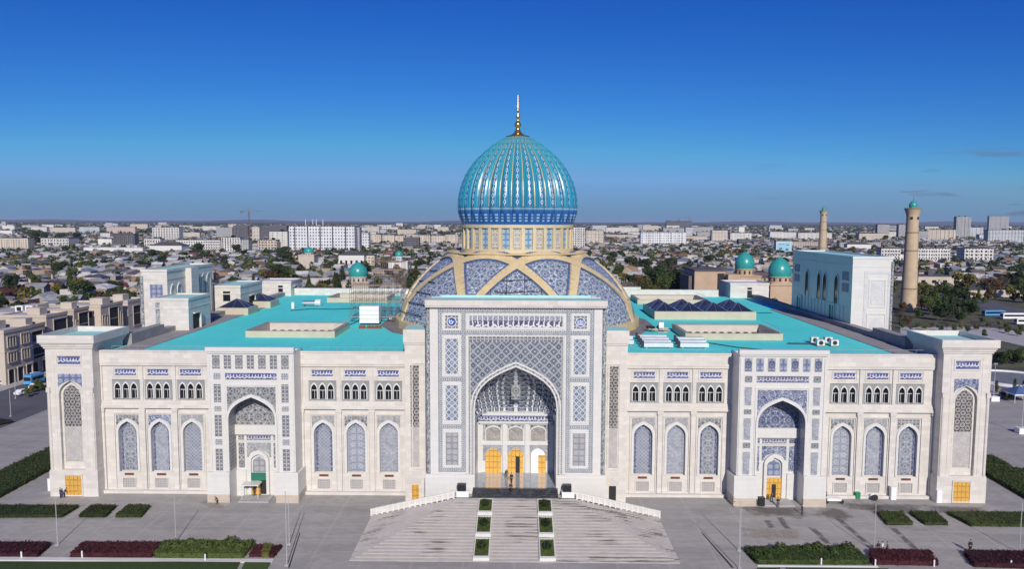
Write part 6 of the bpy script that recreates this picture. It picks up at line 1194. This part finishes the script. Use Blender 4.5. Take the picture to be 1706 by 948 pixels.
# trees placed as in the photograph: position of the foot, kind, size
for px,py,k,s in ((140,505,2,1.5),(122,500,2,1.2),(165,512,4,1.2),(150,540,1,1.1),(205,505,1,1.0),(100,462,2,1.3),(120,466,1,1.0),(60,478,1,1.0),(232,480,3,1.0),(240,452,2,1.2),(450,478,4,1.6),(466,476,2,1.5),(480,474,1,1.2),(436,470,3,1.2),(528,494,4,1.2),(545,494,3,1.0),(515,498,1,1.0),(570,478,6,1.1),(562,490,0,1.2),(480,445,2,1.4),(500,440,2,1.2),(548,458,2,1.1),(650,470,4,1.2),(670,466,5,1.2),(690,470,3,1.2),(632,476,5,1.1),(700,455,2,1.3),
    (1075,492,1,1.6),(1090,490,2,1.8),(1105,494,1,1.5),(1120,492,2,1.7),(1140,496,6,1.7),(1135,492,2,1.6),(1066,492,4,1.4),(1085,498,4,1.2),(1100,470,5,1.8),(1110,462,2,1.8),(1125,465,5,1.6),(1165,492,0,1.3),(1178,495,0,1.5),(1190,493,0,1.2),(1075,455,2,1.4),(1050,450,2,1.3),(1180,446,2,1.3),(1195,443,1,1.2),(1020,440,2,1.2),(1012,455,1,1.2),(1030,460,1,1.3),(1305,500,3,.9),(1310,508,4,.7),(1298,420,2,1.2),
    (1505,522,4,.9),(1498,540,5,1.0),(1512,542,4,.7),(1540,500,3,1.3),(1552,505,1,1.2),(1560,520,0,1.2),(1575,522,2,1.2),(1585,530,0,1.2),(1550,525,1,1.3),(1568,535,2,1.1),(1595,515,2,1.4),(1610,520,0,1.3),(1618,525,2,1.0),(1600,538,1,.9),(1535,515,4,1.1),(1606,492,3,1.9),(1640,488,5,1.9),(1655,490,4,1.8),(1670,487,5,1.8),(1690,485,2,1.8),(1700,492,1,1.6),(1626,505,3,.9),(1645,545,4,.4),(1665,552,5,.4),(1680,556,1,.4),(1695,560,1,.4),(1640,562,1,.4),(1580,540,5,.6),(1620,545,5,.5),(1638,506,1,.6),(1690,503,3,.8),(1658,500,6,.7),(1646,499,6,.7),(1630,498,6,.6),(1415,402,2,2.0),(1430,400,2,2.2),(1450,402,2,2.0),(1475,403,2,1.7),(1440,404,1,1.8),(1705,505,2,1.3),
    (1668,608,2,.55),(1678,606,1,.55),(1690,607,2,.6),(1702,605,1,.6),(1663,603,1,.5),(1660,655,6,.35),(1690,652,6,.35),(1672,664,4,.4),(1706,655,6,.35),(1682,668,1,.35),(56,655,3,.35),(66,652,1,.4),(48,662,1,.3),(100,405,2,2.2),(60,408,2,2.4),(130,404,2,2.2),(75,400,2,2.0),(20,414,2,1.5),(36,412,1,1.6),(330,428,2,1.5),(345,431,1,1.2),(395,427,2,1.3),(270,437,1,1.3),(255,435,2,1.3),(300,432,4,1.2),(150,452,1,1.1),(90,470,5,1.1),(20,485,1,1.0),(45,455,4,1.0),(372,428,1,1.2),(408,428,2,1.1),(310,434,2,1.2),(470,430,2,1.5),(445,428,1,1.3),(610,465,2,1.1)):
    p=ground(px,py); tree(k,p.x,p.y,s*(1.22 if py<500 and px<1160 else 1.0))
for px,py,k,s in ((1503,548,1,.4),(1516,552,5,.45),(1529,546,1,.38),(1541,551,3,.4),(1552,546,4,.42),(1566,552,1,.36),(1577,548,5,.45),(1590,553,1,.4),(1601,549,3,.36),(1612,554,1,.4),(1627,550,4,.38),(1636,538,1,.4),(1650,548,5,.4),(1664,545,3,.35),(1676,547,1,.35),(1700,552,1,.38),(1530,530,1,.6),(1520,515,3,.7)):
    p=ground(px,py); tree(k,p.x,p.y,s)
# ---------------------------------------------------------------- low houses of the old quarter
ROOFS=[('grey metal',(.27,.28,.30)),('pale slate',(.43,.43,.42)),('brown felt',(.13,.11,.10)),('dark grey',(.085,.085,.095)),('red metal',(.17,.05,.05)),('silver',(.55,.56,.57)),('blue grey',(.17,.21,.27)),('rusty',(.20,.12,.08))]
def roofmat(n,c):
    m,nt,b=new_mat(n+' roof',.6,.0); uv,u,v=uvE(nt); g=noiseE(nt,geopos(nt),.25,5,.65); cc=ramp(nt,g,[(.3,tuple(x*.68 for x in c)),(.7,tuple(min(1,x*1.25) for x in c))]); cc=mixc(nt,u.cell(1.1).gt(.44),cc,tuple(x*.6 for x in c)); nt.links.new(cc,b.inputs['Base Color']); M[n+' roof']=m
for n,c in ROOFS: roofmat(n,c)
for n,c in (('whitewash wall',(.50,.48,.45)),('clay wall',(.34,.27,.20)),('grey wall',(.28,.275,.27)),('brick wall',(.27,.17,.12))): plain(n,c,.85,var=.15,scale=.3)
WALLS=['whitewash wall','clay wall','grey wall','brick wall']
def house_shape(kind,w,d,h,rise):
    a=MB(); r=MB(); W2,D2=w/2,d/2; e=.5; a.box(-W2,W2,-D2,D2,-.3,h)
    if kind=='gabled':
        r.face([(-W2-e,-D2-e,h-.15),(W2+e,-D2-e,h-.15),(W2+e,0,h+rise),(-W2-e,0,h+rise)]); r.face([(W2+e,D2+e,h-.15),(-W2-e,D2+e,h-.15),(-W2-e,0,h+rise),(W2+e,0,h+rise)])
        for s in (-1,1): a.face([(s*W2,-D2,h),(s*W2,D2,h),(s*W2,0,h+rise-.1)])
    elif kind=='hipped':
        q=D2*.9; P=[(-W2-e,-D2-e,h),(W2+e,-D2-e,h),(W2+e,D2+e,h),(-W2-e,D2+e,h)]; A,B_=(-W2+q,0,h+rise),(W2-q,0,h+rise); r.face([P[0],P[1],B_,A]); r.face([P[1],P[2],B_]); r.face([P[2],P[3],A,B_]); r.face([P[3],P[0],A])
    elif kind=='lean-to': 
        r.face([(-W2-e,-D2-e,h+.05),(W2+e,-D2-e,h+.05),(W2+e,D2+e,h+rise),(-W2-e,D2+e,h+rise)]); r.face([(-W2-e,-D2-e,h-.1),(W2+e,-D2-e,h-.1),(W2+e,-D2-e,h+.05),(-W2-e,-D2-e,h+.05)]); a.face([(-W2,D2,h),(W2,D2,h),(W2,D2,h+rise),(-W2,D2,h+rise)]); [a.face([(s*W2,-D2,h),(s*W2,D2,h),(s*W2,D2,h+rise-.05)]) for s in (-1,1)]
    else: r.box(-W2+.25,W2-.25,-D2+.25,D2-.25,h-.3,h-.05); [a.box(*q,h,h+.5) for q in ((-W2,W2,-D2,-D2+.25),(-W2,W2,D2-.25,D2),(-W2,-W2+.25,-D2+.25,D2-.25),(W2-.25,W2,-D2+.25,D2-.25))]
    return a,r
HS=[]
for i,(k,w_,d_,h_,rs) in enumerate((('gabled',14,8,3.4,2.4),('gabled',18,9,3.8,2.8),('gabled',10,8,5.8,2.2),('hipped',13,11,3.6,2.6),('hipped',18,10,4.0,2.6),('hipped',11,10,6.2,2.2),('lean-to',13,7,3.0,1.4),('lean-to',17,8,3.3,1.7),('flat-roofed',12,9,3.8,0),('flat-roofed',15,11,6.6,0),('lean-to',9,6,2.8,1.0),('flat-roofed',9,8,3.2,0))):
    a,r=house_shape(k,w_,d_,h_,rs); HS.append((k,w_,d_,h_,a.mesh('wall',M['whitewash wall']),r.mesh('roof',M['grey metal roof'])))
wnm=MB(); wnm.box(-.6,.6,-.06,0,0,1.4,True); wnm=wnm.mesh('window',M['dark glass'])
cand=[]; r_=random.Random(21); yy=122.0
while yy<1900:
    D_=yy+128; dy=13.0+D_*.004; half=.72*D_+30; x=-half+r_.uniform(0,10)
    while x<half:
        q=r_.random(); cand.append((x+r_.uniform(-2.5,2.5),yy+r_.uniform(-3,3),q)); x+=r_.uniform(14.5,23.5)+D_*.003
    yy+=dy
near=[]; far=[]; treec=[]; hidden=[]
for x,y,q in cand:
    if x>165 and y<470 : continue
    if 118<x<=165 and y<300: continue
    dens=.80 if x<0 or y>700 else .72
    if not free(x,y,6): continue
    if q>dens: treec.append((x,y)); continue
    if not seen(x,y,6):
        if wide(x,y): hidden.append((x,y))
        continue
    near.append((x,y))
near.sort(key=lambda p:(p[1]+128)**2+p[0]**2)
NH=290; far=near[NH:]+hidden; near=near[:NH]
RW=[26,22,10,13,6,14,7,4]
for x,y in near:
    i=r_.choices(range(len(HS)),[8,7,4,7,6,4,9,8,6,3,6,5])[0]; k,w_,d_,h_,wm,rm=HS[i]; rf=r_.choices(range(8),RW)[0]; wl=r_.randrange(4)
    o=empty('low_house',(x,y,0),R(r_.choice((0,0,90,180,12,-14,8,95,-80))+r_.uniform(-5,5))); link('wall',wm,o,mat=M[WALLS[wl]]); link('roof',rm,o,mat=M[ROOFS[rf][0]+' roof'])
    if (y+128)<640:
        for q in range(2): 
            for sd in (-1,1): link('window',wnm,o,((q-.5)*w_*.45,sd*d_/2,1.2),0 if sd<0 else PI)
    HOUSES.append((o,k,rf,wl))
# the rest of the low town, uncountable
vm=[MB() for _ in range(8)]; wmb=[MB() for _ in range(4)]
def emit(src,dst,x,y,a,sx=1):
    c,s=math.cos(a)*sx,math.sin(a)*sx
    for f in src.f: dst.face([(x+src.v[i][0]*c-src.v[i][1]*s,y+src.v[i][0]*s+src.v[i][1]*c,src.v[i][2]) for i in f])
SH=[house_shape(k,w_,d_,h_,rs) for k,w_,d_,h_,rs in (('gabled',15,9,3.4,2.4),('hipped',14,11,4,2.5),('lean-to',15,8,3.1,1.5),('flat-roofed',12,10,5.4,0),('gabled',11,8,5.6,2))]
for x,y in far:
    a,r=r_.choice(SH); an=R(r_.choice((0,90,10,-12))); emit(a,wmb[r_.randrange(4)],x,y,an); emit(r,vm[r_.choices(range(8),RW)[0]],x,y,an)
yy=1900
while yy<9000:
    D_=yy+128; half=.72*D_; n=int(46 if yy<4500 else 38)
    for _ in range(n):
        x=r_.uniform(-half,half); y=yy+r_.uniform(0,90+D_*.02)
        if not wide(x,y) or not free(x,y,5): continue
        a,r=r_.choice(SH); an=R(r_.choice((0,90,0,5))); s=r_.uniform(1.0,1.8)+D_*.00012; emit(a,wmb[r_.choices(range(4),(6,2,2,1))[0]],x,y,an,s); emit(r,vm[r_.choices(range(8),RW)[0]],x,y,an,s)
    yy+=60+D_*.012
ft=empty('distant_low_town',(0,0,0)); tag(ft,'sea of small low roofs reaching to the horizon','low town',None,'stuff')
for k in range(8): vm[k].build('roof',M[ROOFS[k][0]+' roof'],ft)
for k in range(4): wmb[k].build('wall',M[WALLS[k]],ft)
# far white blocks, a few pixels each
FB=[]; r2=random.Random(5)
for _ in range(150):
    D_=r2.uniform(1700,6500)**1.0; x=r2.uniform(-.7,.7)*D_; y=D_-128
    if not free(x,y,12) or not seen(x,y,12,0): continue
    w_=r2.uniform(30,90); h_=r2.choice((12,13,16,16,20,27)); mt=r2.choice(('white flats','white flats','beige flats','cream flats','grey flats','glass flats','white render'))
    o=empty('far_block',(x,y,0),R(r2.uniform(-6,6))); b=MB(); b.box(-w_/2,w_/2,0,13,-.5,h_); b.build('wall',M[mt],o,origin=(-w_/2,0,0)); b=MB(); b.box(-w_/2-.2,w_/2+.2,-.2,13.2,h_,h_+.7); b.build('roof',M['roof felt'],o); FB.append((o,mt,h_)); take(x-w_/2,x+w_/2,y-2,y+15)
    if len(FB)>=95: break
# scattered trees between the houses
cnt=0
for x,y in sorted(treec+[(x+r_.uniform(-11,11),y+r_.uniform(7,12)) for x,y,q in cand if q<.6 and y<1100],key=lambda p:(p[1]+128)**2+p[0]**2):
    if cnt>=112: break
    if y<130 or not free(x,y,3) or not seen(x,y,8,4) or any(abs(x-hx)<6.5 and abs(y-hy)<6 for hx,hy in near): continue
    tree(r_.choices(range(7),(2,5,6,5,4,3,1))[0],x,y,r_.uniform(.8,1.35)); cnt+=1
# distant trees as one mass
dt=[MB(),MB(),MB()]
def blob(m,x,y,h,cr,n,r):
    for _ in range(n):
        d=Vector((r.gauss(0,1),r.gauss(0,1),r.gauss(0,1))).normalized(); p=Vector((x+d.x*cr*r.uniform(.4,1),y+d.y*cr*r.uniform(.4,1),h*.55+d.z*h*.45*r.uniform(.5,1))); t=d.cross(Vector((r.uniform(-1,1),r.uniform(-1,1),r.uniform(-1,1)))).normalized(); u=d.cross(t); s=cr*r.uniform(.22,.45); m.face([p-t*s,p+u*s,p+t*s*.9-u*s*.4])
r3=random.Random(8); yy=150
while yy<9500:
    D_=yy+128; half=.72*D_; n=int(95 if yy<2500 else 110)
    for _ in range(n):
        x=r3.uniform(-half,half); y=yy+r3.uniform(0,30+D_*.012)
        cl=math.sin(x*.011+y*.004)+math.sin(y*.009-x*.003)
        if cl<r3.uniform(-2.2,1.2): continue
        if not free(x,y,4) or not wide(x,y): continue
        if yy<520 and seen(x,y,8,2) and r3.random()<.6: continue
        k=r3.choices((0,1,2),(5,3,2))[0]; s=1+D_*.00022; blob(dt[k],x,y,r3.uniform(6,10)*s**.4,r3.uniform(2.8,4.6)*s,42 if D_<1500 else 18,r3)
    yy+=16+D_*.011
fo=empty('distant_trees',(0,0,0)); tag(fo,'dark tree masses scattered through the city out to the horizon','trees',None,'stuff')
for k,mt in enumerate(('dark leaves','green leaves','olive leaves')): dt[k].build('foliage',M[mt],fo)
# low hills at the horizon
hm=MB(); P=[]
for i in range(81):
    x=-16000+400*i; P.append((x,21000,28+22*math.sin(i*.37)+14*math.sin(i*.91+1)+ (25 if x>7000 else 0)))
for a,b in zip(P,P[1:]): hm.face([(a[0],19800,-5),(b[0],19800,-5),b,a]); hm.face([a,b,(b[0],23000,-5),(a[0],23000,-5)])
tag(hm.build('hills',M['city earth']),kind='structure')
# ---------------------------------------------------------------- labels of the repeats: look, then where, then how near
ORD=['nearest','second nearest','third nearest','fourth nearest','fifth nearest','sixth nearest','seventh nearest','eighth nearest','ninth nearest','tenth nearest','eleventh nearest','twelfth nearest']+['%s nearest'%w for w in ('thirteenth','fourteenth','fifteenth','sixteenth','seventeenth','eighteenth','nineteenth','twentieth','twenty-first','twenty-second','twenty-third','twenty-fourth','twenty-fifth')]
def zone(px):
    for lim,t in ((62,'at the left edge'),(215,'behind the left corner tower'),(360,'behind the left side block'),(480,'between left side block and white slab'),(600,'below the long white slab'),(760,'left of the ribbed lower dome'),(960,'behind the big dome'),(1068,'just right of the big dome'),(1150,'below the broad white block'),(1222,'around the sand coloured hall'),(1320,'around the twin turquoise domes'),(1420,'behind the right side block'),(1500,'between the two minarets'),(1600,'right of the tall minaret')):
        if px<lim: return t
    return 'at the right edge'
def label_all(items,fmt,cat,group):
    by={}
    for o,desc in items: by.setdefault((desc,zone(project(o.location)[0])),[]).append(o)
    for (desc,zn),os_ in by.items():
        os_.sort(key=lambda o:(o.location.x-.6)**2+(o.location.y+128)**2)
        for i,o in enumerate(os_): tag(o,fmt%((ORD[i]+' ' if len(os_)>1 else '')+desc,zn),cat,group)
label_all([(o,'%s house with %s %s roof'%(('whitewashed','clay','plaster','brick')[wl],ROOFS[rf][0],{'gabled':'gable','hipped':'hip','lean-to':'lean-to','flat-roofed':'flat'}[k])) for o,k,rf,wl in HOUSES],'%s %s','house','low houses of the old quarter')
label_all([(o,TK[k][0]+' tree') for o,k in TREES],'%s %s','tree','trees among the houses')
label_all([(o,{'white flats':'far white','beige flats':'far beige','cream flats':'far cream','grey flats':'far grey','glass flats':'far pale blue','white render':'far windowless white'}[mt]+' %s storey block'%{12:'four',13:'four',16:'five',20:'six',27:'eight'}[h]) for o,mt,h in FB],'%s %s','apartment block','far blocks towards the horizon')
# ---------------------------------------------------------------- air
hz=MB(); X0,X1,Y0,Y1,A,B_=-29500,29500,-390,29500,-8.0,92.0
for q in ([(X0,Y0,A),(X1,Y0,A),(X1,Y1,A),(X0,Y1,A)],[(X0,Y0,B_),(X1,Y0,B_),(X1,Y1,B_),(X0,Y1,B_)],[(X0,Y0,A),(X1,Y0,A),(X1,Y0,B_),(X0,Y0,B_)],[(X1,Y0,A),(X1,Y1,A),(X1,Y1,B_),(X1,Y0,B_)],[(X1,Y1,A),(X0,Y1,A),(X0,Y1,B_),(X1,Y1,B_)],[(X0,Y1,A),(X0,Y0,A),(X0,Y0,B_),(X0,Y1,B_)]): hz.face(q)
hmt=bpy.data.materials.new('air'); hmt.use_nodes=True; nt=hmt.node_tree; nt.nodes.remove(nt.nodes['Principled BSDF']); pv=nt.nodes.new('ShaderNodeVolumePrincipled'); pv.inputs['Color'].default_value=(.62,.75,1.0,1); pv.inputs['Density'].default_value=3.2e-5; pv.inputs['Anisotropy'].default_value=0.0
nt.links.new(pv.outputs[0],nt.nodes['Material Output'].inputs['Volume'])
ho=hz.build('haze',hmt); tag(ho,kind='stuff')
